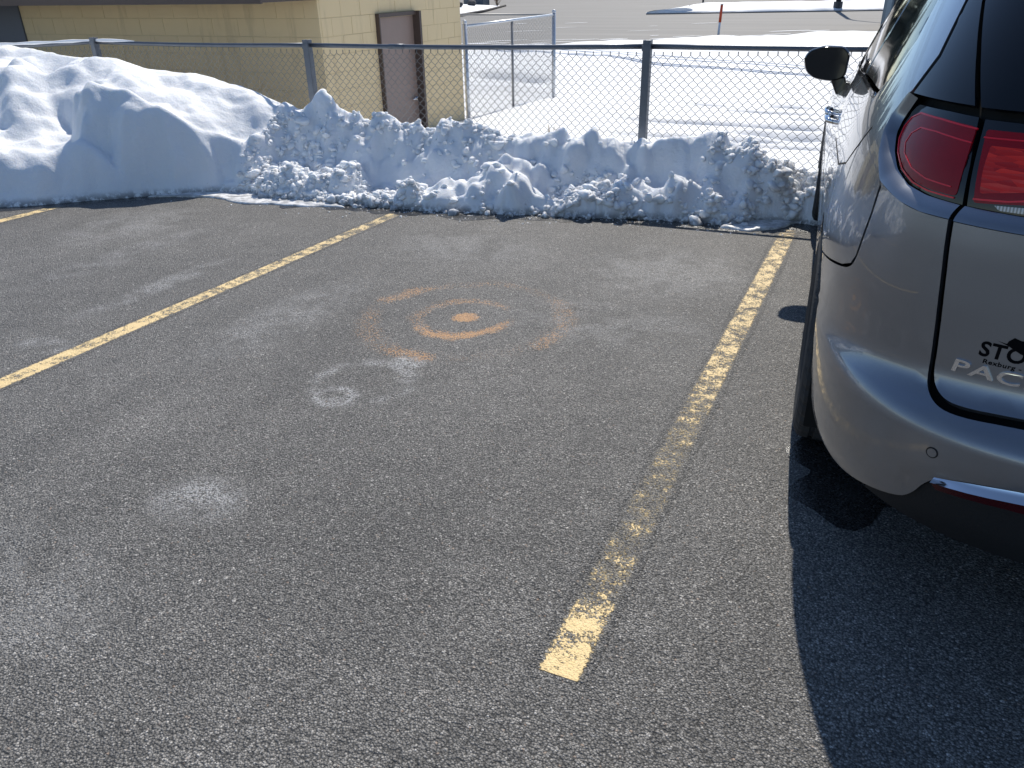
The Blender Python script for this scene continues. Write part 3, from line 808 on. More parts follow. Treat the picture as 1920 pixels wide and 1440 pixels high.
# core behind the block faces
MB().box(*(B((BXL, BY0 + .004, BZ0))[0], B((BX - .004, 0, 0))[0]), B((0, BY0 + .004, 0))[1], B((0, BY1, 0))[1], 0, BZ1 - BZ0).build('wall_core', M_MORTAR, bld)
_bm = {}
def block_mesh(kind, L):
    key = (kind, round(L, 3))
    if key not in _bm:
        m = MB(); h = .2 - .006; l = L - .006
        if kind == 'y': m.box(-.03, 0, 0, l, 0, h)      # face looks along +X, length along Y
        else: m.box(0, l, 0, .03, 0, h)                  # face looks along -Y, length along X
        me = meshdata('block', m.v, m.f, M_BLOCK)
        bm = bmesh.new(); bm.from_mesh(me); bmesh.ops.bevel(bm, geom=list(bm.edges), offset=.002, segments=1, affect='EDGES'); bm.to_mesh(me); bm.free()
        _bm[key] = me
    return _bm[key]
DY0, DY1, DZ1 = 9.24, 10.20, 1.035
rows = int((BZ1 - BZ0) / .2) + 1
jz = DZ1 - .2 * 12      # courses line up with the door head
def lay(kind, a0, a1, row, holes):
    z = jz + row * .2
    if z >= BZ1 - .02 or z + .2 < BZ0 + .3: return
    p = a0 - (.2 if row % 2 else 0)
    while p < a1 - .01:
        q = p + .4
        s0, s1 = max(p, a0), min(q, a1)
        segs = [(s0, s1)]
        for h0, h1, ztop in holes:
            if z < ztop - .05:
                segs = [r for s in segs for r in ((s[0], min(s[1], h0)), (max(s[0], h1), s[1])) if r[1] - r[0] > .03]
        for s in segs:
            if s[1] - s[0] < .03: continue
            j = random.uniform(-.0015, .0015)
            if kind == 'y': obj('block', block_mesh('y', s[1] - s[0]), bld, B((BX + j, s[0] + .003, z + .003)))
            else: obj('block', block_mesh('x', s[1] - s[0]), bld, B((s[0] + .003, BY0 + j, z + .005)))
        p = q
for r in range(0, rows + 2):
    lay('y', BY0 + .031, BY1, r, [(DY0, DY1, DZ1)])
    lay('x', BXL, BX + .0005, r, [])
# door: frame, leaf, handle, closer plate
door = MB()
fw_ = .05
fr = MB().box(BX - .10, BX + .012, DY0, DY0 + fw_, BZ0, DZ1 - .002).box(BX - .10, BX + .012, DY1 - fw_, DY1, BZ0, DZ1 - .002).box(BX - .10, BX + .012, DY0 + fw_, DY1 - fw_, DZ1 - fw_, DZ1 - .002)
fr.v = [B(v) for v in fr.v]
DOOR = MB(); DOOR.box(BX - .095, BX - .052, DY0 + fw_ + .004, DY1 - fw_ - .004, BZ0, DZ1 - fw_ - .004); DOOR.v = [B(v) for v in DOOR.v]
# opening in front of the core: a shallow recess made by building the frame proud and the leaf dark at its far side
leaf = MB().box(BX - .009, BX - .001, DY0 + fw_ + .002, DY1 - fw_ - .002, BZ0 + .02, DZ1 - fw_ - .003); leaf.v = [B(v) for v in leaf.v]
frame = MB().box(BX - .03, BX + .055, DY0, DY0 + .022, BZ0, DZ1).box(BX - .03, BX + .105, DY1 - .05, DY1, BZ0, DZ1).box(BX - .03, BX + .055, DY0 + .022, DY1 - .05, DZ1 - .045, DZ1)
frame.v = [B(v) for v in frame.v]
dl = leaf.build('door', M_BROWN, bld); dl['label'] = 'brown steel door'
frame.build('door_frame', M_BROWND, bld)
hz = -.07
hb = MB().tube([B((BX - .004, DY1 - .14, hz)), B((BX + .045, DY1 - .14, hz))], .026, 14).tube([B((BX + .045, DY1 - .14, hz)), B((BX + .047, DY1 - .20, hz)), B((BX + .045, DY1 - .26, hz))], .011, 10)
ho = hb.build('handle', plain('satin_steel', (.6, .6, .62), .25, .95), dl, smooth=True); 
for zz in (-.75, -.05, .75):
    h_ = MB().tube([B((BX + .006, DY0 + .05, zz)), B((BX + .006, DY0 + .05, zz + .11))], .009, 8); h_.build('hinge', M_BROWND, dl)
# eave over the shaded wall, and the roof it belongs to
M_ROOF = plain('dark_roofing', (.06, .05, .05), .85, scale=2, var=.2)
ev = MB().box(BXL - 3.2, BX + .03, BY0 - .95, BY0 + .05, 1.228, 1.258); ev.v = [B(v) for v in ev.v]; ev.build('soffit', M_BROWND, bld)  # overhang made deep to keep sky light off the wall
ev = MB().box(BXL - 3.2, BX + .03, BY0 - .98, BY0 - .95, 1.218, 1.43); ev.v = [B(v) for v in ev.v]; ev.build('fascia', M_BROWND, bld)
V = [B(p) for p in ((BXL - 3.2, BY0 - 1.0, 1.43), (BX + .05, BY0 - 1.0, 1.43), (BX + .05, BY1 + .1, 1.95), (BXL - 3.2, BY1 + .1, 1.95), (BXL - 3.2, BY0 - .94, 1.30), (BX + .05, BY0 - .94, 1.30), (BX + .05, BY1 + .1, 1.30), (BXL - 3.2, BY1 + .1, 1.30))]
obj('roof', meshdata('roof', V, [(0, 1, 2, 3), (0, 4, 5, 1), (1, 5, 6, 2), (2, 6, 7, 3), (3, 7, 4, 0), (4, 7, 6, 5)], M_ROOF), bld)
gw = MB().box(BXL - 3.2, BXL - .004, BY0 - .02, BY1 - .05, BZ0, 1.222); gw.v = [B(v) for v in gw.v]
gw.build('grey_wall', plain('dark_grey_paint', (.115, .125, .15), .6, scale=2, var=.12, bump=.1), bld)

# ------------------------------------------------------------------ chain link fence along the lot
PITCH = .034; WZ = .068
def wire_mesh(name, nper, amp, r, mat):
    mb = MB(); pts = []
    for k in range(nper * 2 + 1):
        side = 1 if k % 2 else -1
        z = -k * WZ / 2
        # rounded knuckle
        for dz in ((.004, -.004) if 0 < k < nper * 2 else (0,)):
            pts.append((side * (amp - (.003 if 0 < k < nper * 2 else 0)), side * .0025, z + dz))
    pts = [(pts[0][0], 0, .022)] + pts
    mb.tube(pts, r, 4)
    return mb
FY = 6.2
POSTX = [-10.35, -7.5, -4.83, -1.72, 1.35]
RAILZ = [.80, .905, .91, .94, .97]
def rail_z(x): return float(np.interp(x, POSTX, RAILZ))
def rail_y(x): return float(np.interp(x, [-10.35, -7.5, 2], [6.08, FY, FY]))
fence = root('chain_link_fence', (-1.72, FY, zl(-1.72, FY)), 'waist high chain link fence with dark steel posts behind the snow bank', 'fence')
FO = fence.location
for x, z in zip(POSTX, RAILZ):
    z0, z1 = -.45, z + .045; y = rail_y(x)
    m = MB(); w = .029
    # open steel channel: web facing the lot, two flanges
    m.box(x - w, x + w, y - .040, y - .034, z0, z1); m.box(x - w, x - w + .006, y - .0338, y + .024, z0, z1); m.box(x + w - .006, x + w, y - .0338, y + .024, z0, z1)
    m.v = off(m.v, FO); m.build('post', M_GALV, fence, bevel=.0018)
    m = MB().box(x - .034, x + .034, y - .046, y - .0405, z - .028, z + .012); m.v = off(m.v, FO); m.build('clamp', M_GALV, fence, bevel=.0015)
for i in range(len(POSTX) - 1):
    x0, x1 = POSTX[i], POSTX[i + 1]
    pts = [(x0 + (x1 - x0) * s, rail_y(x0 + (x1 - x0) * s) + .002, rail_z(x0 + (x1 - x0) * s) - .012 * math.sin(s * math.pi)) for s in np.linspace(0, 1, 9)]
    MB().tube(off(pts, FO), .0185, 14).build('top_rail', M_GALV, fence, smooth=True)
sl = MB().tube(off([(-3.98, FY + .002, rail_z(-3.98) - .009), (-3.83, FY + .002, rail_z(-3.83) - .009)], FO), .0215, 14); sl.build('rail_sleeve', M_GALV, fence, smooth=True)
WA = wire_mesh('wire', 16, PITCH / 2 + .0025, .0021, M_WIRE)
mA = meshdata('wire', WA.v, WA.f, M_WIRE, True)
mB = meshdata('wire', [(-v[0], v[1], v[2]) for v in WA.v], [tuple(reversed(f)) for f in WA.f], M_WIRE, True)
x = -8.45; k = 0
while x < 1.30:
    if min(abs(x - q) for q in POSTX) > .02:
        y = rail_y(x)
        obj('wire', mA if k % 2 == 0 else mB, fence, (x - FO[0], y - .006 - FO[1], rail_z(x) - .050 - FO[2] - .009 * math.sin((x + 9) * 1.1) ** 2))
    x += PITCH; k += 1
# snow lying on the rail near the far corner post
mb = MB(); pts = [(q, rail_y(q), rail_z(q) + .014) for q in np.linspace(-10.2, -6.95, 24)]
mb.tube(pts, [.004] + [.017 + .004 * math.sin(i * 1.7) for i in range(22)] + [.004], 8)
tag(mb.build('rail_snow', M_FARSNOW, smooth=True), 'narrow strip of snow lying on the fence rail above the mound', 'snow')

# ------------------------------------------------------------------ galvanised yard fence behind the building corner
yard = root('yard_fence', (BX, BY1 + .1, -.8), 'bright galvanised chain link yard fence running away from the yellow building', 'fence')
YO = yard.location
YP = [(BX + .02, BY1 + .08), (BX, 13.38), (BX, 15.3)]
YB = [(-10.6, 15.45)]
top = .765
for i, (x, y) in enumerate(YP):
    r = .036 if i != 1 else .022
    m = MB().tube(off([(x, y, -1.2), (x, y, top + (.05 if i != 1 else -.02))], YO), r, 14); m.build('post', M_GALVB if i != 1 else M_WIREB, yard, smooth=True)
    if i != 1:
        bm = bmesh.new(); bmesh.ops.create_uvsphere(bm, u_segments=12, v_segments=6, radius=.04)
        me = bpy.data.meshes.new('post_cap'); bm.to_mesh(me); bm.free(); me.materials.append(M_GALVB)
        obj('post_cap', me, yard, off([(x, y, top + .05)], YO)[0])
for x, y in ((-10.6, 15.3), (-8.35, 15.3)):
    MB().tube(off([(x, y, -1.2), (x, y, top)], YO), .024, 10).build('post', M_GALVB, yard, smooth=True)
MB().tube(off([(YP[0][0], YP[0][1], top), (YP[2][0], YP[2][1], top)], YO), .021, 12).build('top_rail', M_GALVB, yard, smooth=True)
MB().tube(off([(BX, 15.3, top), (-10.6, 15.3, top)], YO), .018, 10).build('top_rail', M_WIREB, yard, smooth=True)
def fabric(p0, p1, ztop, zbot, r, pitch=.036):
    p0 = Vector(p0); p1 = Vector(p1); d = p1 - p0; L_ = d.length; d.normalize(); nn = Vector((-d.y, d.x, 0)); mb = MB()
    k = 0; s = 0
    nz = int((ztop - zbot) / (pitch))
    while s < L_:
        pts = []
        for j in range(nz + 1):
            a = (1 if (j + k) % 2 else -1)
            q = p0 + d * (s + a * pitch / 2 * 1.05) + nn * (a * .0015)
            pts.append((q.x, q.y, ztop - j * pitch))
        mb.tube(pts, r, 3, cap=False)
        s += pitch; k += 1
    return mb
m = fabric((BX, BY1 + .12, 0), (BX, 15.26, 0), top - .02, -.95, .0021); m.v = off(m.v, YO); tag(m.build('chain_mesh', M_WIREB, yard), kind='stuff')
m = fabric((BX - .05, 15.3, 0), (-10.6, 15.3, 0), top - .02, -.95, .0015); m.v = off(m.v, YO); tag(m.build('chain_mesh', M_WIREB, yard), kind='stuff')

# dry grass stalks poking out of the snow behind the fence
M_STRAW = plain('dry_straw', (.42, .31, .17), .85)
twigs('dry_weed', -2.72, 6.75, .00, .26, 16, .07, 'tuft of dry weeds under the fence near the yard fence corner', 8, M_STRAW, .0022)
twigs('dry_weed', -1.60, 6.62, .02, .24, 14, .07, 'tuft of dry weeds beside the fence post nearest the minivan', 9, M_STRAW, .0022)

# overhead cables whose shadows cross the snow field (they hang above the picture)
cabroot = root('overhead_cables', (-20, 28.8, -.6), 'slack overhead cables strung between timber poles across the field', 'cables')
M_CABLE = plain('black_cable', (.03, .03, .03), .6)
def cable(z, y0, y1, sag, r):
    pts = [(-20 + 45 * s, y0 + (y1 - y0) * s, z - sag * (1 - (2 * s - 1) ** 2)) for s in np.linspace(0, 1, 41)]
    MB().tube(off(pts, cabroot.location), r, 6).build('cable', M_CABLE, cabroot, smooth=True)
for z, y0, sag, r in ((7.2, 28.9, 1.2, .045), (6.75, 28.7, 1.2, .045), (6.2, 28.9, 1.3, .030), (5.75, 28.9, 1.2, .030)):
    cable(z, y0, y0 - 6.0, sag, r)
for x, y in ((-20, 28.8), (25, 22.8)):
    m = MB().tube(off([(x, y, -1.5), (x, y, 8.2)], cabroot.location), [.16, .11], 12); m.build('utility_pole', M_TIMB, cabroot, smooth=True)
# ------------------------------------------------------------------ minivan
YAW = math.radians(4.5)
OCX, OCY = .964, 1.668
nz_ = Vector((SLOPE * _F.x, SLOPE * _F.y, 1)).normalized()
ef_ = Vector((-math.sin(YAW), math.cos(YAW), 0)); ef_ = (ef_ - nz_ * ef_.dot(nz_)).normalized()
er_ = ef_.cross(nz_)
van = bpy.data.objects.new('parked_minivan', None)
Mv = Matrix((er_, ef_, nz_)).transposed().to_4x4(); Mv.translation = Vector((OCX, OCY, zl(OCX, OCY)))
van.matrix_world = Mv
link(van); tag(van, 'silver minivan parked nose to the fence, rear corner towards the viewer', 'minivan')

N_, D_, W0_, NF_, DF_ = 3.55, 1.1, 1.011, 2.6, 1.25
def _cap(n, d):
    tt = np.linspace(0, np.pi / 2, 4001); sx = np.sin(tt) ** (2 / n); sy = np.cos(tt) ** (2 / n)
    p = np.stack([sx * W0_, -sy * d], 1); a = np.r_[0, np.cumsum(np.linalg.norm(np.diff(p, axis=0), axis=1))]
    return a, sx, sy
AR, SXR, SYR = _cap(N_, D_); AF, SXF, SYF = _cap(NF_, DF_)
LA, LS, LF = AR[-1], 2.8, AF[-1]
TT_ = LA + LS + LF
YR_ = np.array([(.15, .12), (.20, .085), (.30, .034), (.40, .014), (.46, .003), (.51, 0), (.545, .004), (.565, .018), (.585, .05), (.605, .078), (.64, .094), (.70, .10), (.85, .107), (.95, .108), (1.04, .112), (1.1, .122), (1.2, .15), (1.3, .2), (1.45, .295), (1.6, .39), (1.68, .44), (1.72, .5), (1.76, .62), (1.777, .8)])
WZ_ = np.array([(.15, .90), (.20, .945), (.28, .978), (.38, .994), (.5, 1.002), (.65, 1.006), (.78, 1.011), (.88, 1.004), (1.0, .985), (1.08, .965), (1.15, .94), (1.25, .90), (1.4, .835), (1.55, .765), (1.64, .705), (1.70, .62), (1.745, .47), (1.77, .25), (1.777, .12)])
YF_ = np.array([(.15, 5.0), (.25, 5.1), (.4, 5.17), (.55, 5.175), (.7, 5.15), (.8, 5.08), (.88, 4.9), (.95, 4.6), (1.0, 4.35), (1.05, 4.15), (1.15, 3.97), (1.3, 3.72), (1.5, 3.38), (1.65, 3.08), (1.7, 2.9), (1.74, 2.6), (1.777, 2.2)])
def _sm(T, z):
    x, y = T[:, 0], T[:, 1]; dx = np.diff(x); s = np.diff(y) / dx
    m = np.r_[s[0], (s[:-1] * dx[1:] + s[1:] * dx[:-1]) / (dx[1:] + dx[:-1]), s[-1]]
    m[1:-1] = np.where(s[:-1] * s[1:] <= 0, 0, m[1:-1])
    z = np.clip(z, x[0], x[-1]); i = np.clip(np.searchsorted(x, z, side='right') - 1, 0, len(x) - 2)
    h = dx[i]; q = (z - x[i]) / h
    return (2 * q ** 3 - 3 * q ** 2 + 1) * y[i] + (q ** 3 - 2 * q ** 2 + q) * h * m[i] + (-2 * q ** 3 + 3 * q ** 2) * y[i + 1] + (q ** 3 - q ** 2) * h * m[i + 1]
def surf(a, z):
    a = np.asarray(a, float); z = np.asarray(z, float); a, z = np.broadcast_arrays(a, z)
    sg = np.where(a < 0, -1.0, 1.0); a = np.abs(a)
    sg = np.where(a > TT_, -sg, sg); a = np.where(a > TT_, 2 * TT_ - a, a)
    w = _sm(WZ_, z); yr = _sm(YR_, z); yf = _sm(YF_, z); tot = yf - yr
    d = np.minimum(D_, tot * .42); df = np.minimum(DF_, tot * .5)
    sx = np.interp(a, AR, SXR); sy = np.interp(a, AR, SYR)
    k = np.clip((a - LA) / LS, 0, 1); b = np.clip(LF - (a - LA - LS), 0, LF)
    fx_ = np.interp(b, AF, SXF); fy_ = np.interp(b, AF, SYF)
    x = np.where(a < LA, -w * sx, np.where(a < LA + LS, -w, -w * fx_))
    y = np.where(a < LA, yr + d * (1 - sy), np.where(a < LA + LS, yr + d + k * (yf - df - yr - d), yf - df * (1 - fy_)))
    kz = np.clip((z - .90) / .12, 0, 1); ky = np.clip((y - 1.7) / 1.5, 0, 1)
    x = x * (1 - .05 * (kz * kz * (3 - 2 * kz)) * (ky * ky * (3 - 2 * ky)))
    return np.stack([x * sg, y, z], -1)
def surfn(a, z):
    h = .004
    da = surf(a + h, z) - surf(a - h, z); dz = surf(a, z + h) - surf(a, z - h)
    n = np.cross(dz, da); n /= np.maximum(np.linalg.norm(n, axis=-1, keepdims=True), 1e-9)
    return n          # points outwards
_aa = np.linspace(.0, TT_, 3000)
def a_of(y, z): return float(np.interp(y, surf(_aa, np.full_like(_aa, z))[:, 1], _aa))

def in_poly(P, poly):
    x, y = P[:, 0], P[:, 1]; r = np.zeros(len(P), bool); n = len(poly)
    for i in range(n):
        x0, y0 = poly[i]; x1, y1 = poly[(i + 1) % n]
        c = (y0 > y) != (y1 > y)
        with np.errstate(divide='ignore', invalid='ignore'):
            r ^= c & (x < (x1 - x0) * (y - y0) / (y1 - y0 + 1e-15) + x0)
    return r
def dens(poly, st):
    out = []
    n = len(poly)
    for i in range(n):
        a = np.array(poly[i], float); b = np.array(poly[(i + 1) % n], float)
        k = max(1, int(np.ceil(np.linalg.norm(b - a) / st)))
        for s in range(k): out.append(a + (b - a) * s / k)
    return np.array(out)
def rounded(poly, r=.02, n=4):
    """round the corners of a polygon"""
    out = []; m = len(poly)
    for i in range(m):
        p = np.array(poly[i], float); a = np.array(poly[i - 1], float) - p; b = np.array(poly[(i + 1) % m], float) - p
        la, lb = np.linalg.norm(a), np.linalg.norm(b); q = min(r, la * .45, lb * .45)
        p0 = p + a / la * q; p1 = p + b / lb * q
        for s in np.linspace(0, 1, n): out.append((1 - s) ** 2 * p0 + 2 * s * (1 - s) * p + s * s * p1)
    return [tuple(v) for v in out]
def chaikin(pl, n=2):
    pl = [np.array(p, float) for p in pl]
    for _ in range(n):
        q = [pl[0]]
        for a, b in zip(pl[:-1], pl[1:]): q += [a * .75 + b * .25, a * .25 + b * .75]
        pl = q + [pl[-1]]
    return [tuple(p) for p in pl]
def patch(name, poly, mat, o=0.0, flange=.014, st=.03, parent=None, mirror=False, lip=.0035, bulge=0.0, bpoly=None):
    """a curved panel lying on the body surface, its rim turned inwards"""
    B_ = dens(poly, st)
    x0, y0 = B_.min(0); x1, y1 = B_.max(0)
    gx, gy = np.meshgrid(np.arange(x0 + st / 2, x1, st), np.arange(y0 + st / 2, y1, st))
    G = np.stack([gx.ravel(), gy.ravel()], 1); G = G[in_poly(G, B_)]
    if len(G):
        d = np.min(np.linalg.norm(G[:, None, :] - B_[None, :, :], axis=2), axis=1) if len(G) * len(B_) < 4e6 else np.concatenate([np.min(np.linalg.norm(g[:, None, :] - B_[None], axis=2), axis=1) for g in np.array_split(G, 20)])
        G = G[d > st * .45]
    P = np.concatenate([B_, G]) if len(G) else B_
    nb = len(B_)
    r = delaunay_2d_cdt([Vector(p) for p in P], [(i, (i + 1) % nb) for i in range(nb)], [], 0, 1e-6)
    pv = np.array([(v.x, v.y) for v in r[0]]); tri = np.array([f for f in r[2] if len(f) == 3])
    tri = tri[in_poly(pv[tri].mean(1), B_)]
    a = pv[:, 0]; z = pv[:, 1]
    P3 = surf(a, z); N3 = surfn(a, z)
    if bulge:
        BB = B_ if bpoly is None else dens(bpoly, st); dd = np.min(np.linalg.norm(pv[:, None, :] - BB[None], axis=2), axis=1); oo = o + bulge * (1 - np.exp(-dd / .03))
    else:
        dd = np.min(np.linalg.norm(pv[:, None, :] - B_[None], axis=2), axis=1) if len(pv) < 9000 else np.full(len(pv), 1.0)
        oo = np.full(len(pv), o) - lip * np.clip(1 - dd / .006, 0, 1)
    P3 = P3 + N3 * oo[:, None]
    # orient triangles outwards
    e = np.einsum('ij,ij->i', np.cross(P3[tri[:, 1]] - P3[tri[:, 0]], P3[tri[:, 2]] - P3[tri[:, 0]]), N3[tri].mean(1))
    tri = np.where((e < 0)[:, None], tri[:, ::-1], tri)
    v = [tuple(p) for p in P3]; fcs = [tuple(t_) for t_ in tri]
    nn = [tuple(n) for n in N3]
    bn3 = surfn(B_[:, 0], B_[:, 1]); b3 = surf(B_[:, 0], B_[:, 1]) + bn3 * (o - lip); c3 = b3 - bn3 * flange
    k0 = len(v); v += [tuple(p) for p in b3]; v += [tuple(p) for p in c3]
    ctr = surf(B_[:, 0].mean(), B_[:, 1].mean())
    fl = []
    for i in range(nb):
        j = (i + 1) % nb; q = (k0 + i, k0 + j, k0 + nb + j, k0 + nb + i)
        fl.append(q)
    me = bpy.data.meshes.new(name); me.from_pydata(v, [], fcs + fl); me.materials.append(mat)
    me.polygons.foreach_set('use_smooth', [True] * len(fcs) + [False] * len(fl))
    fn = np.cross(b3 - c3, np.roll(b3, -1, 0) - b3); fn /= np.maximum(np.linalg.norm(fn, axis=1, keepdims=True), 1e-9)
    me.update()
    nn2 = nn + [(0, 0, 0)] * (2 * nb)
    me.normals_split_custom_set_from_vertices(nn2)
    ob = obj(name, me, parent or van)
    if mirror:
        mm = bpy.data.meshes.new(name)
        mm.from_pydata([(-p[0], p[1], p[2]) for p in v], [], [tuple(reversed(f)) for f in fcs + fl]); mm.materials.append(mat)
        mm.polygons.foreach_set('use_smooth', [True] * len(fcs) + [False] * len(fl)); mm.update()
        mm.normals_split_custom_set_from_vertices([(-n[0], n[1], n[2]) for n in nn2])
        ob2 = obj(name, mm, parent or van)
        return ob, ob2
    return ob

# materials
t = NT('silver_paint'); p = t.objco()
fl_ = t.noise(p, 900, 2, .7); dust = t.noise(p, 5, 5, .65); zz_ = t.xyz(p)[2]
grime = t.math('MULTIPLY', t.step(zz_, .75, .25), t.step(dust, .35, .7))
t.set(Base_Color=t.mix(t.math('MULTIPLY', grime, .45), t.mix(fl_, (.185, .195, .215, 1), (.26, .27, .295, 1)), (.17, .168, .168, 1)), Metallic=t.mixf(grime, .85, .4), Roughness=t.mixf(grime, .28, .5))
t.b.inputs['Coat Weight'].default_value = 1.0
t.put(t.b.inputs['Coat Roughness'], t.mixf(grime, .02, .22))
M_PAINT = t.m
M_BLACKG = plain('gloss_black_trim', (.006, .007, .009), .08, var=.1, Specular_IOR_Level=.5)
M_GLASS = plain('tinted_glass', (.005, .006, .008), .03, var=.1, Specular_IOR_Level=.32)
M_BLACKP = plain('black_plastic', (.006, .006, .007), .7, var=.2, bump=.15, bscale=200)
M_RUBBER = plain('tyre_rubber', (.028, .028, .029), .8, var=.3, scale=20, bump=.3, bscale=120)
M_CHROME = plain('chrome', (.75, .76, .78), .06, 1.0, .03)
M_ALLOY = plain('alloy', (.45, .46, .47), .3, .95, .08)
M_SHELL = plain('dark_shell', (.004, .004, .004), .9)
M_REDD = plain('dark_red_lens', (.27, .005, .012), .10, var=.25, scale=14, Specular_IOR_Level=.22)
M_REDM = plain('red_lens', (.75, .015, .030), .12, var=.1, scale=30, Specular_IOR_Level=.35)
t = NT('sunlit_red_lens'); p = t.objco()
mp = t.n('ShaderNodeMapping'); mp.inputs['Scale'].default_value = (20, 20, 120); t.put(mp.inputs[0], p)
n1 = t.voro(mp.outputs[0], 1.0)
t.set(Base_Color=t.mix(t.xyz(n1.outputs['Color'])[0], (.42, .006, .006, 1), (.85, .03, .016, 1)), Roughness=.12, Normal=t.bump(n1.outputs['Distance'], .25, .003)); t.b.inputs['Specular IOR Level'].default_value = .35  # glow of sunlight through the inner lamp is put into this red
M_REDB = t.m
t = NT('ribbed_clear_lens'); p = t.objco()
wv = t.n('ShaderNodeTexWave'); wv.inputs['Scale'].default_value = 55; t.put(wv.inputs['Vector'], p)
t.set(Base_Color=t.mix(wv.outputs[0], (.10, .10, .11, 1), (.5, .5, .52, 1)), Roughness=.15); t.b.inputs['Coat Weight'].default_value = 1.0
M_CLEAR = t.m
M_DECAL = plain('black_decal', (.003, .003, .004), .9, Specular_IOR_Level=.1)

# inner dark shell closes every gap
def in_arch(y, z, r=.43): return any((y - c) ** 2 + (z - .36) ** 2 < r * r for c in (1.115, 4.204))
aa = np.linspace(-TT_, TT_, 241)[:-1]; zz = np.r_[np.linspace(.27, 1.7, 41), 1.73, 1.75, 1.765, 1.772]
A2, Z2 = np.meshgrid(aa, zz); P3 = surf(A2, Z2) - surfn(A2, np.clip(Z2, .16, 1.765)) * .055
na, nzz = len(aa), len(zz); fcs = []
for j in range(nzz - 1):
    for i in range(na):
        c = P3[j, i]
        if in_arch(c[1], c[2]): continue
        fcs.append((j * na + i, j * na + (i + 1) % na, (j + 1) * na + (i + 1) % na, (j + 1) * na + i))
fcs.append(tuple((nzz - 1) * na + i for i in range(na)))
obj('inner_shell', meshdata('inner_shell', P3.reshape(-1, 3), fcs, M_SHELL), van)
MB().box(-.70, .70, .45, 5.0, .21, .27).box(-.60, .60, .50, 4.9, .272, .5).build('floor_pan', M_SHELL, van)

ARC_R, ARC_F = (1.115, .36), (4.204, .36)
def arc(c, r, d0, d1, n=16):
    return [(c[0] + r * math.cos(math.radians(d)), c[1] + r * math.sin(math.radians(d))) for d in np.linspace(d0, d1, n)]
def AZ(pts): return [(a_of(y, z), z) for y, z in pts]

def strip(name, outer, inner, o0, o1, mat, parent=None, mirror=True):
    """a painted reveal sloping from the skin down to the lamp"""
    def rs(pl, n=40):
        pl = np.array(pl, float); d = np.r_[0, np.cumsum(np.linalg.norm(np.diff(pl, axis=0), axis=1))]
        s = np.linspace(0, d[-1], n); return np.stack([np.interp(s, d, pl[:, 0]), np.interp(s, d, pl[:, 1])], 1)
    O_, I_ = rs(outer), rs(inner); n = len(O_); rows_ = []
    for k in np.linspace(0, 1, 5):
        q = O_ + (I_ - O_) * k; off_ = o0 + (o1 - o0) * (k ** 1.6)
        rows_.append(surf(q[:, 0], q[:, 1]) + surfn(q[:, 0], q[:, 1]) * off_)
    for sg in ((1, -1) if mirror else (1,)):
        v = np.concatenate(rows_) * np.array([sg, 1, 1]); fc = [(j * n + i, j * n + i + 1, (j + 1) * n + i + 1, (j + 1) * n + i) for j in range(4) for i in range(n - 1)]
        if sg > 0: fc = [f[::-1] for f in fc]
        obj(name, meshdata(name, v, fc, mat, True), parent or van)
# rear bumper, wrapping both corners
bez_bot = [(.836, .978), (.911, .978), (.983, .986), (1.094, 1.012)]
seam = [(1.078, 1.0), (1.072, .934), (1.080, .862), (1.086, .822), (1.105, .792), (1.165, .772)]
half = chaikin([(0, .598), (.30, .596), (.60, .590), (.715, .582), (.765, .586), (.788, .607), (.791, .64), (.790, .673), (.797, .81), (.836, .978)]) + chaikin(bez_bot)[1:] + chaikin(seam + AZ(arc(ARC_R, .41, 121, 124, 2))) + AZ(arc(ARC_R, .41, 126, 178, 12)) + chaikin(AZ([(.70, .262)]) + [(1.15, .258), (1.05, .265), (.95, .290), (.824, .328), (.79, .358), (.765, .405), (.735, .436), (.571, .460), (.3, .474), (0, .478)])
full = half + [(-a, z) for a, z in half[::-1][1:-1]]
patch('rear_bumper', full, M_PAINT, st=.028)
val = [(0, .466), (.3, .462), (.571, .448), (.735, .424), (.775, .385), (.81, .345), (.93, .298), (.95, .262), (.6, .250), (0, .245)]
patch('lower_valance', val + [(-a, z) for a, z in val[::-1][1:-1]], M_BLACKP, o=-.012, st=.035)
ch = [(.742, .432), (.66, .452), (.571, .468), (.3, .482), (0, .487), (0, .468), (.3, .463), (.571, .452), (.66, .440)]
ch_f = ch[:5] + [(-a, z) for a, z in ch[3::-1]] + [(-a, z) for a, z in ch[:5:-1]] + ch[5:]
ch_f = [(.742, .432), (.66, .452), (.571, .468), (.3, .482), (0, .487), (-.3, .482), (-.571, .468), (-.66, .452), (-.742, .432), (-.66, .441), (-.571, .452), (-.3, .464), (0, .469), (.3, .464), (.571, .452), (.66, .441)]
cs_top = [(.745, .434), (.66, .456), (.571, .471), (.3, .486), (0, .491)]; cs_bot = [(.745, .431), (.66, .441), (.571, .453), (.3, .466), (0, .471)]
strip('chrome_strip', cs_top + [(-a, z) for a, z in cs_top[-2::-1]], cs_bot + [(-a, z) for a, z in cs_bot[-2::-1]], .0, .018, M_CHROME, mirror=False)
patch('rear_reflector', rounded([(.755, .412), (.60, .432), (.42, .440), (.42, .415), (.60, .408), (.74, .395)], .006), plain('deep_red_reflector', (.045, .002, .004), .25), o=-.004, st=.02, mirror=True)
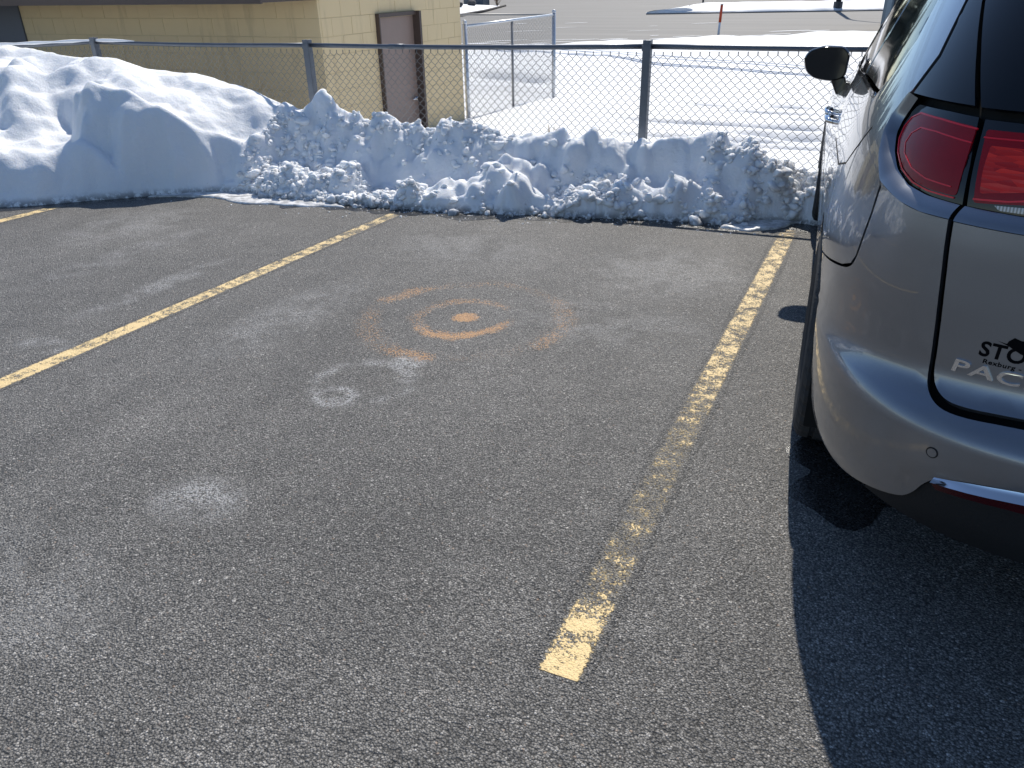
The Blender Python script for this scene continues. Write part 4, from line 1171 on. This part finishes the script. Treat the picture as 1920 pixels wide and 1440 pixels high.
# liftgate
g = chaikin([(0, .612), (.30, .611), (.60, .604), (.715, .597), (.752, .602), (.772, .620), (.778, .65), (.778, .70), (.785, .81), (.822, .976)]) + [(.60, .974), (.50, .99), (.40, 1.05), (.375, 1.12), (.40, 1.185), (0, 1.19)]
gate = patch('liftgate', g + [(-a, z) for a, z in g[::-1][1:-1]], M_PAINT, st=.028)
LAMP_OFF = -.030
strip('lamp_surround', [(1.166, 1.204), (1.20, 1.15), (1.197, 1.114), (1.160, 1.066), (1.094, 1.014), (.983, .988), (.911, .980), (.834, .980)],
      [(1.160, 1.200), (1.180, 1.15), (1.176, 1.12), (1.135, 1.082), (1.080, 1.048), (1.010, 1.024), (.935, 1.014), (.838, 1.010)], -.001, LAMP_OFF + .004, M_PAINT)
strip('lamp_surround', [(.823, .978), (.60, .976), (.50, .992), (.403, 1.052)], [(.826, 1.010), (.60, 1.006), (.51, 1.02), (.425, 1.065)], -.001, LAMP_OFF + .004, M_PAINT)
# tail lamps: black housing, red fields on it
lo = [(.903, 1.190), (1.00, 1.192), (1.158, 1.190), (1.180, 1.150), (1.176, 1.12), (1.135, 1.082), (1.080, 1.048), (1.010, 1.024), (.935, 1.014), (.838, 1.010), (.862, 1.094)]
L1, L2 = patch('tail_lamp', lo, M_BLACKG, o=LAMP_OFF, st=.011, mirror=True)
def rel(poly, k, c):
    return [(c[0] + (a - c[0]) * k, c[1] + (z - c[1]) * k) for a, z in poly]
def field(name, poly, mat, o, lamps, st=.010):
    a, b = patch(name, poly, mat, o=o, st=st, mirror=True, flange=.004, lip=.0005)
    for ob, l in ((a, lamps[0]), (b, lamps[1])): ob.parent = l
red1 = rounded([(.890, 1.170), (1.00, 1.175), (1.115, 1.177), (1.156, 1.150), (1.154, 1.118), (1.117, 1.086), (1.060, 1.055), (1.0, 1.036), (.940, 1.028), (.858, 1.026), (.872, 1.094)], .012)
field('lens_field', red1, M_REDD, LAMP_OFF + .0022, (L1, L2))
def ringpoly(outer, w):
    c = np.mean(np.array(outer), axis=0); inner = [(p[0] - (p[0] - c[0]) / np.hypot(*(np.array(p) - c)) * w, p[1] - (p[1] - c[1]) / np.hypot(*(np.array(p) - c)) * w) for p in outer]
    return outer, inner
def light_line(pts, w, mat, o, lamps):
    pts = np.array(pts, float); d = np.gradient(pts, axis=0); nn_ = np.stack([-d[:, 1], d[:, 0]], 1); nn_ /= np.linalg.norm(nn_, axis=1, keepdims=True)
    poly = [tuple(p) for p in pts + nn_ * w / 2] + [tuple(p) for p in (pts - nn_ * w / 2)[::-1]]
    field('light_guide', poly, mat, o, lamps, st=.008)
light_line([(.885, 1.166), (1.00, 1.172), (1.105, 1.174), (1.140, 1.160), (1.156, 1.138), (1.150, 1.112), (1.118, 1.082), (1.062, 1.051), (1.0, 1.032), (.940, 1.024), (.862, 1.022)], .0035, M_REDM, LAMP_OFF + .0038, (L1, L2))
light_line([(.882, 1.138), (1.00, 1.146), (1.070, 1.146), (1.100, 1.130), (1.106, 1.108), (1.085, 1.086), (1.03, 1.062), (.960, 1.048), (.880, 1.044)], .003, M_REDM, LAMP_OFF + .0040, (L1, L2))
li = [(.883, 1.188), (.42, 1.188), (.40, 1.12), (.425, 1.065), (.51, 1.02), (.60, 1.006), (.826, 1.010), (.848, 1.08)]
I1, I2 = patch('tail_lamp', li, M_BLACKG, o=LAMP_OFF, st=.011, mirror=True)
field('lens_field', rounded([(.862, 1.168), (.60, 1.172), (.44, 1.168), (.425, 1.12), (.46, 1.075), (.60, 1.048), (.70, 1.032), (.812, 1.020), (.835, 1.09)], .008), M_REDD, LAMP_OFF + .0022, (I1, I2))
field('lens_field', rounded([(.832, 1.138), (.70, 1.140), (.50, 1.140), (.47, 1.10), (.62, 1.072), (.72, 1.056), (.806, 1.042), (.822, 1.09)], .006), M_REDB, LAMP_OFF + .0040, (I1, I2))
field('lens_field', rounded([(.765, 1.022), (.70, 1.026), (.60, 1.042), (.47, 1.068), (.52, 1.028), (.60, 1.014), (.75, 1.013)], .004), M_CLEAR, LAMP_OFF + .0042, (I1, I2))
light_line([(.858, 1.152), (.70, 1.156), (.45, 1.154)], .003, M_REDM, LAMP_OFF + .0040, (I1, I2))
light_line([(.815, 1.028), (.74, 1.034), (.62, 1.056), (.46, 1.085)], .004, M_REDM, LAMP_OFF + .0046, (I1, I2))
# glass and gloss trim of the rear
rg = [(0, 1.203), (.885, 1.202), (.96, 1.30), (1.042, 1.40), (1.11, 1.52), (1.15, 1.59), (0, 1.635)]
patch('rear_window', rg + [(-a, z) for a, z in rg[::-1][1:-1]], M_GLASS, o=-.004, st=.035)
patch('pillar_trim', [(.902, 1.203), (1.150, 1.205), (1.108, 1.285), (1.122, 1.40), (1.16, 1.52), (1.165, 1.575), (1.12, 1.52), (1.055, 1.40), (.975, 1.30)], M_BLACKG, o=-.003, st=.025, mirror=True)
# rear quarter with the D pillar
qp = [(a_of(.905, .715), .715), (1.170, .780), (1.113, .800), (1.094, .826), (1.089, .864), (1.081, .936), (1.088, 1.004), (1.104, 1.018), (1.163, 1.066), (1.203, 1.114), (1.206, 1.15), (1.178, 1.197), (1.160, 1.208), (1.118, 1.288), (1.132, 1.40), (1.168, 1.50), (1.185, 1.60),
      (1.45, 1.60), (1.385, 1.50), (1.352, 1.40), (1.338, 1.31), (1.40, 1.225), (a_of(.90, 1.168), 1.168)] + AZ([(1.62, 1.150), (1.62, .24), (1.525, .24)]) + AZ(arc(ARC_R, .41, 0, 118, 20))
patch('rear_quarter', qp, M_PAINT, st=.03, mirror=True)
patch('quarter_window', [(1.400, 1.235), (1.347, 1.315), (1.360, 1.40), (1.395, 1.50), (1.46, 1.59)] + AZ([(1.58, 1.59), (1.60, 1.165), (.92, 1.178)]), M_GLASS, o=-.004, st=.035, mirror=True)
# side doors and glass
patch('sliding_door', AZ([(1.63, 1.149), (2.62, 1.112), (2.62, .26), (1.63, .26)]), M_PAINT, st=.04, mirror=True)
FD = patch('front_door', AZ([(2.63, 1.111), (3.20, 1.085), (3.55, 1.06), (3.62, .95), (3.70, .60), (3.66, .26), (2.63, .26)]), M_PAINT, st=.04, mirror=True)
patch('door_window', AZ([(1.66, 1.163), (2.58, 1.125), (2.55, 1.35), (2.50, 1.59), (1.66, 1.59)]), M_GLASS, o=-.005, st=.05, mirror=True)
patch('door_pillar', AZ([(1.605, 1.163), (1.655, 1.162), (1.655, 1.59), (1.59, 1.59)]), M_BLACKG, o=-.002, st=.03, mirror=True)
patch('door_pillar', AZ([(2.585, 1.124), (2.67, 1.120), (2.62, 1.35), (2.57, 1.59), (2.505, 1.59), (2.555, 1.35)]), M_BLACKG, o=-.001, st=.03, mirror=True)
aw = lambda y, z: a_of(y, z)
patch('door_window', [(aw(2.675, 1.12), 1.12), (aw(3.30, 1.085), 1.085), (aw(3.18, 1.2), 1.2), (aw(2.95, 1.40), 1.40), (aw(2.70, 1.59), 1.59), (aw(2.575, 1.59), 1.59), (aw(2.625, 1.35), 1.35)], M_GLASS, o=-.005, st=.05, mirror=True)
ap = [(3.31, 1.085), (3.19, 1.2), (2.96, 1.40), (2.71, 1.59)]
patch('front_pillar', [(aw(y, z), z) for y, z in ap] + [(aw(y, z) + .10, z) for y, z in ap[::-1]], M_PAINT, o=0, st=.03, mirror=True)
for y0, y1, z0, z1 in ((.93, 1.60, 1.158, 1.152), (1.63, 2.62, 1.1505, 1.1135), (2.63, 3.22, 1.1125, 1.088)):
    patch('belt_moulding', AZ([(y0, z0 + .009), (y1, z1 + .009), (y1, z1 - .004), (y0, z0 - .004)]), M_CHROME, o=.002, st=.03, flange=.02, mirror=True, bulge=.004)
ws0 = [(aw(y, z) + .108, z) for y, z in ap]
patch('windshield', ws0 + [(2 * TT_ - a, z) for a, z in ws0[::-1]], M_GLASS, o=-.004, st=.06)
# front fender, hood, bumper, lamps
ff = [(a_of(3.63, .95), .95), (a_of(3.56, 1.065), 1.05)] + [(a_of(4.1, 1.0), .975), (a_of(4.5, .9), .885), (a_of(4.62, .80), .80), (a_of(4.66, .36), .36)] + AZ(arc(ARC_F, .41, 0, 180, 26)) + AZ([(3.70, .26), (3.715, .60)])
patch('front_fender', ff, M_PAINT, st=.04, mirror=True)
hd = [(a_of(3.40, 1.07), 1.055), (a_of(4.12, 1.0), .982), (a_of(4.52, .9), .893), (a_of(4.8, .84), .84)]
patch('hood', hd + [(2 * TT_ - a, z) for a, z in hd[::-1]], M_PAINT, st=.05)
fb = [(a_of(4.64, .80), .80), (a_of(4.85, .72), .72), (TT_ - .4, .70), (TT_, .70)]
fb2 = [(TT_, .22), (a_of(4.72, .22), .22), (a_of(4.68, .34), .34)]
patch('front_bumper', fb + [(2 * TT_ - a, z) for a, z in fb[::-1][1:]] + [(2 * TT_ - a, z) for a, z in fb2[::-1]] + fb2[1:], M_PAINT, st=.05)
patch('headlamp', [(a_of(4.66, .81), .81), (a_of(4.8, .83), .835), (TT_ - .45, .80), (TT_ - .43, .72), (a_of(4.86, .735), .735)], M_CLEAR, o=.0, st=.03, mirror=True)
patch('grille', [(TT_ - .42, .72), (TT_ - .42, .83), (TT_ + .42, .83), (TT_ + .42, .72)], M_BLACKG, o=-.004, st=.04)
patch('side_sill', AZ([(1.54, .232), (3.78, .232), (3.78, .19), (1.54, .19)]), M_BLACKP, o=-.006, st=.05, mirror=True)
# roof
aa = np.linspace(-TT_, TT_, 301)[:-1]; zz = np.r_[np.linspace(1.606, 1.70, 9), np.linspace(1.71, 1.777, 14)]
A2, Z2 = np.meshgrid(aa, zz); P3 = surf(A2, Z2); na, nzz = len(aa), len(zz)
fcs = [(j * na + i, (j + 1) * na + i, (j + 1) * na + (i + 1) % na, j * na + (i + 1) % na) for j in range(nzz - 1) for i in range(na)]
fcs.append(tuple((nzz - 1) * na + i for i in range(na))[::-1])
fcs = [f[::-1] for f in fcs]
roof_ = obj('roof', meshdata('roof', P3.reshape(-1, 3), fcs, M_PAINT, True), van)
for s in (-1, 1):
    MB().tube([(s * .66, .75, 1.66), (s * .67, .85, 1.73), (s * .67, 1.6, 1.755), (s * .66, 2.5, 1.745), (s * .64, 2.75, 1.70)], .016, 8).build('roof_rail', M_BLACKG, van, smooth=True)
# seam of the sliding door track, fuel door line
def seamline(pts, w=.005):
    pts = np.array(pts, float); d = np.gradient(pts, axis=0); nn_ = np.stack([-d[:, 1], d[:, 0]], 1); nn_ /= np.linalg.norm(nn_, axis=1, keepdims=True)
    poly = [tuple(p) for p in pts + nn_ * w / 2] + [tuple(p) for p in (pts - nn_ * w / 2)[::-1]]
    patch('door_track', poly, M_SHELL, o=.0006, st=.02, flange=.003, lip=0, mirror=True)
seamline([(1.300, 1.105), (1.36, 1.05), (1.440, .99), (1.62, .955), (a_of(1.61, .94), .94)], .006)
# door handles
for y, z in ((2.45, .905), (2.80, .895)):
    for s in (-1, 1):
        px0 = surf(a_of(y, z), z); xx = abs(px0[0])
        MB().tube([(s * (xx - .005), y - .10, z - .006), (s * (xx + .020), y - .085, z), (s * (xx + .026), y, z + .003), (s * (xx + .020), y + .085, z), (s * (xx - .005), y + .10, z - .006)], [.009, .012, .013, .012, .009], 10).build('door_handle', M_CHROME, van, smooth=True)
# door mirrors
def mirror(s):
    y0, zc_, xb = 3.20, 1.08, .935
    mr = bpy.data.objects.new('door_mirror', None); mr.location = (s * xb, y0, zc_); link(mr, van)
    out = [(.02, -.065), (.012, .055), (.045, .088), (.15, .092), (.215, .070), (.240, .035), (.228, -.030), (.18, -.070), (.09, -.085)]
    sec = [(-.012, .94, .0), (0, 1.0, 0), (.05, .99, 0), (.095, .86, .01), (.125, .55, .02), (.132, .2, .03)]
    V = []; c = np.array([.14, 0.0]); n = 36
    pl = np.array(dens(rounded(out, .05, 6), .012)); m_ = len(pl)
    for dy, k, sh in sec:
        for q in pl:
            r = c + (q - c) * k; V.append((s * (r[0]), dy - .02 + .10 * 0, r[1]))
    F_ = []
    for j in range(len(sec) - 1):
        for i in range(m_): F_.append((j * m_ + i, j * m_ + (i + 1) % m_, (j + 1) * m_ + (i + 1) % m_, (j + 1) * m_ + i))
    F_.append(tuple(range((len(sec) - 1) * m_, len(sec) * m_)))
    obj('housing', meshdata('housing', V, F_, M_BLACKG, True), mr)
    gl = [c + (q - c) * .92 for q in pl]
    obj('mirror_glass', meshdata('mirror_glass', [(s * q[0], -.034, q[1]) for q in gl] + [(s * q[0], -.020, q[1]) for q in gl], [tuple(range(m_)) if s > 0 else tuple(range(m_))[::-1]] + [(i, (i + 1) % m_, m_ + (i + 1) % m_, m_ + i) for i in range(m_)], M_MIRR), mr)
    MB().add([(s * -.03, -.01, -.21), (s * .035, -.01, -.19), (s * .095, -.01, -.07), (s * .02, -.01, -.06), (s * -.03, .06, -.21), (s * .035, .06, -.19), (s * .095, .06, -.07), (s * .02, .06, -.06)],
             [(0, 1, 2, 3), (7, 6, 5, 4), (0, 4, 5, 1), (1, 5, 6, 2), (2, 6, 7, 3), (3, 7, 4, 0)]).build('stem', M_BLACKG, mr, bevel=.008)
M_MIRR = plain('dark_reflection_glass', (.012, .016, .020), .05, var=.05, Specular_IOR_Level=.4)  # dark reflection is put into the mirror glass colour
for s in (-1, 1): mirror(s)
# wheels
def lathe(prof, n, mat, name, parent, mod=None):
    V = []; F_ = []; m_ = len(prof)
    for k in range(n):
        a = 2 * math.pi * k / n
        for i, (x, r) in enumerate(prof):
            rr = r - (mod(k, i) if mod else 0)
            V.append((x, rr * math.cos(a), rr * math.sin(a)))
    for k in range(n):
        for i in range(m_ - 1):
            F_.append((k * m_ + i, k * m_ + i + 1, ((k + 1) % n) * m_ + i + 1, ((k + 1) % n) * m_ + i))
    return obj(name, meshdata(name, V, F_, mat, False), parent)
TP = [(-.085, .235), (-.108, .27), (-.1175, .305), (-.113, .335), (-.100, .357), (-.088, .363), (-.066, .3655), (-.062, .358), (-.050, .358), (-.046, .367), (-.014, .368), (-.010, .359), (.010, .359), (.014, .368), (.046, .367), (.050, .358), (.062, .358), (.066, .3655), (.088, .363), (.100, .357), (.113, .335), (.1175, .305), (.108, .27), (.085, .235)]
def tread(k, i):
    x, r = TP[i]
    return .007 if (r > .355 and (k + (1 if abs(x) < .05 else 0)) % 3 == 0) else 0
WR = .366
first = None
for sy, yy in ((0, 1.115), (1, 4.204)):
    for s in (-1, 1):
        w = bpy.data.objects.new('wheel', None); w.location = (s * .893, yy, WR); link(w, van)
        if first is None:
            ty = lathe(TP, 108, M_RUBBER, 'tyre', w, tread); first = ty.data
            RP = [(-.085, .238), (-.092, .232), (-.080, .222), (-.055, .215), (.06, .21), (.085, .238)]
            rm = lathe(RP, 48, M_ALLOY, 'rim', w); rmd = rm.data
            sp = MB()
            for k in range(5):
                a = 2 * math.pi * k / 5
                for da in (-.16, .16):
                    p0 = (-.065, .05 * math.cos(a), .05 * math.sin(a)); p1 = (-.078, .22 * math.cos(a + da), .22 * math.sin(a + da)); sp.tube([p0, p1], [.022, .015], 6)
            sp.tube([(-.03, 0, 0), (-.085, 0, 0)], .06, 16)
            so = sp.build('spokes', M_ALLOY, w); sod = so.data
            bd = MB().tube([(-.02, 0, 0), (.02, 0, 0)], .16, 24).build('brake_disc', M_SHELL, w).data
        else:
            for nm, d in (('tyre', first), ('rim', rmd), ('spokes', sod), ('brake_disc', bd)): obj(nm, d, w)
        if s > 0: w.rotation_euler = (0, 0, math.pi)
        # wheel well liner
        mb = MB(); c = yy; n = 20
        for k in range(n + 1):
            a = math.pi * (-.12 + 1.24 * k / n); mb.v += [(s * .62, c + .44 * math.cos(a), .36 + .44 * math.sin(a)), (s * .985, c + .425 * math.cos(a), .36 + .425 * math.sin(a))]
        mb.f += [(2 * k, 2 * k + 1, 2 * k + 3, 2 * k + 2) for k in range(n)]
        mb.f.append(tuple(2 * k for k in range(n + 1)))
        mb.build('wheel_liner', M_SHELL, van)
# parking sensors
for a, z in ((.761, .495), (-.761, .495), (.28, .51), (-.28, .51)):
    n3 = Vector(surfn(np.array(a), np.array(z))); p3 = Vector(surf(np.array(a), np.array(z)))
    def disc(name, r, h, mat, par):
        mb = MB(); mb.tube([p3 - n3 * .006, p3 + n3 * h], r, 24); return mb.build(name, mat, par)
    ring_ = disc('sensor_ring', .0135, .0006, M_BLACKP, van); disc('parking_sensor', .0105, .0016, M_PAINT, van)
# lettering on the liftgate
def wrapped_text(name, body, size, a0, z0, xs_, mat, o, depth, shear=0.0, space=1.0, bold=0.0):
    cu = bpy.data.curves.new(name, 'FONT'); cu.body = body; cu.size = size; cu.shear = shear; cu.space_character = space
    cu.offset = bold; cu.resolution_u = 4
    tmp = bpy.data.objects.new(name, cu); COL.objects.link(tmp)
    dg = bpy.context.evaluated_depsgraph_get(); me0 = tmp.evaluated_get(dg).to_mesh()
    v = np.array([q.co[:] for q in me0.vertices]); f_ = [tuple(q.vertices) for q in me0.polygons]
    tmp.evaluated_get(dg).to_mesh_clear(); bpy.data.objects.remove(tmp)
    a = a0 - v[:, 0] * xs_; z = z0 + v[:, 1]
    P0 = surf(a, z); N0 = surfn(a, z)
    # boundary edges give the letter sides
    from collections import Counter
    ec = Counter(); 
    for q in f_:
        for i in range(len(q)): ec[tuple(sorted((q[i], q[(i + 1) % len(q)])))] += 1
    n = len(v); V = np.concatenate([P0 + N0 * (o + depth), P0 - N0 * .002])
    F_ = list(f_) + [(e0, e1, e1 + n, e0 + n) for (e0, e1), c in ec.items() if c == 1]
    ob = obj(name, meshdata(name, V, F_, mat), gate)
    return ob
wrapped_text('chrome_lettering', 'PACIFICA', .041, .742, .664, 1.72, M_CHROME, .0, .005, 0.12, 1.08, .0006)
wrapped_text('dealer_decal', 'STON', .046, .693, .713, 1.0, M_DECAL, .0004, .0004, .1, 1.05, .0012)
wrapped_text('dealer_decal', 'Rexburg - Idaho', .0135, .682, .6975, 1.25, M_DECAL, .0004, .0004, .1, 1.1, .0003)
hat = [(.660, .752), (.640, .746), (.615, .734), (.590, .728), (.575, .732), (.592, .739), (.596, .757), (.606, .765), (.618, .762), (.632, .766), (.641, .757), (.644, .750)]
patch('dealer_decal', hat, M_DECAL, o=.0006, st=.008, flange=.001, lip=0, parent=gate)
# tail pipe hanger dirt: frozen slush behind the wheel
bm = bmesh.new(); bmesh.ops.create_icosphere(bm, subdivisions=3, radius=1)
q = random.Random(5)
for v in bm.verts:
    k = 1 + .35 * math.sin(v.co.z * 5 + v.co.x * 3) + q.uniform(-.08, .08); v.co = Vector((v.co.x * .016 * k, v.co.y * .018 * k, v.co.z * .055))
me = bpy.data.meshes.new('ice_lump'); bm.to_mesh(me); bm.free(); me.materials.append(plain('dirty_ice', (.16, .15, .14), .35, scale=60, var=.4, bump=.4, bscale=200)); me.polygons.foreach_set('use_smooth', [True] * len(me.polygons))
wp = Mv @ Vector((-.80, .50, .245))
tag(obj('ice_lump', me, None, wp), 'dirty lump of ice hanging behind the rear wheel of the minivan', 'ice lump')

# ------------------------------------------------------------------ unseen woods added to keep bright horizon out of the minivan's reflections
q = random.Random(21); mb = MB()
for k in range(170):
    a = math.radians(q.uniform(-75, 60)); R_ = q.uniform(95, 150)
    x, y = R_ * math.sin(a), R_ * math.cos(a); h = q.uniform(6, 13); r = h * q.uniform(.22, .34); n = 9
    for j in range(4):
        z0 = -1 + h * (.08 + .22 * j); z1 = z0 + h * .36; rr = r * (1 - .22 * j); b = len(mb.v)
        for i in range(n):
            t_ = 2 * math.pi * i / n; w = rr * q.uniform(.7, 1.15); mb.v.append((x + w * math.cos(t_), y + w * math.sin(t_), z0 + q.uniform(-.3, .3)))
        mb.v.append((x, y, z1)); mb.f += [(b + i, b + (i + 1) % n, b + n) for i in range(n)]
tag(mb.build('woods', plain('dark_conifer', (.03, .04, .028), .9, scale=.6, var=.4)), 'unseen dark conifer woods added beyond the street to darken reflections', kind='stuff')
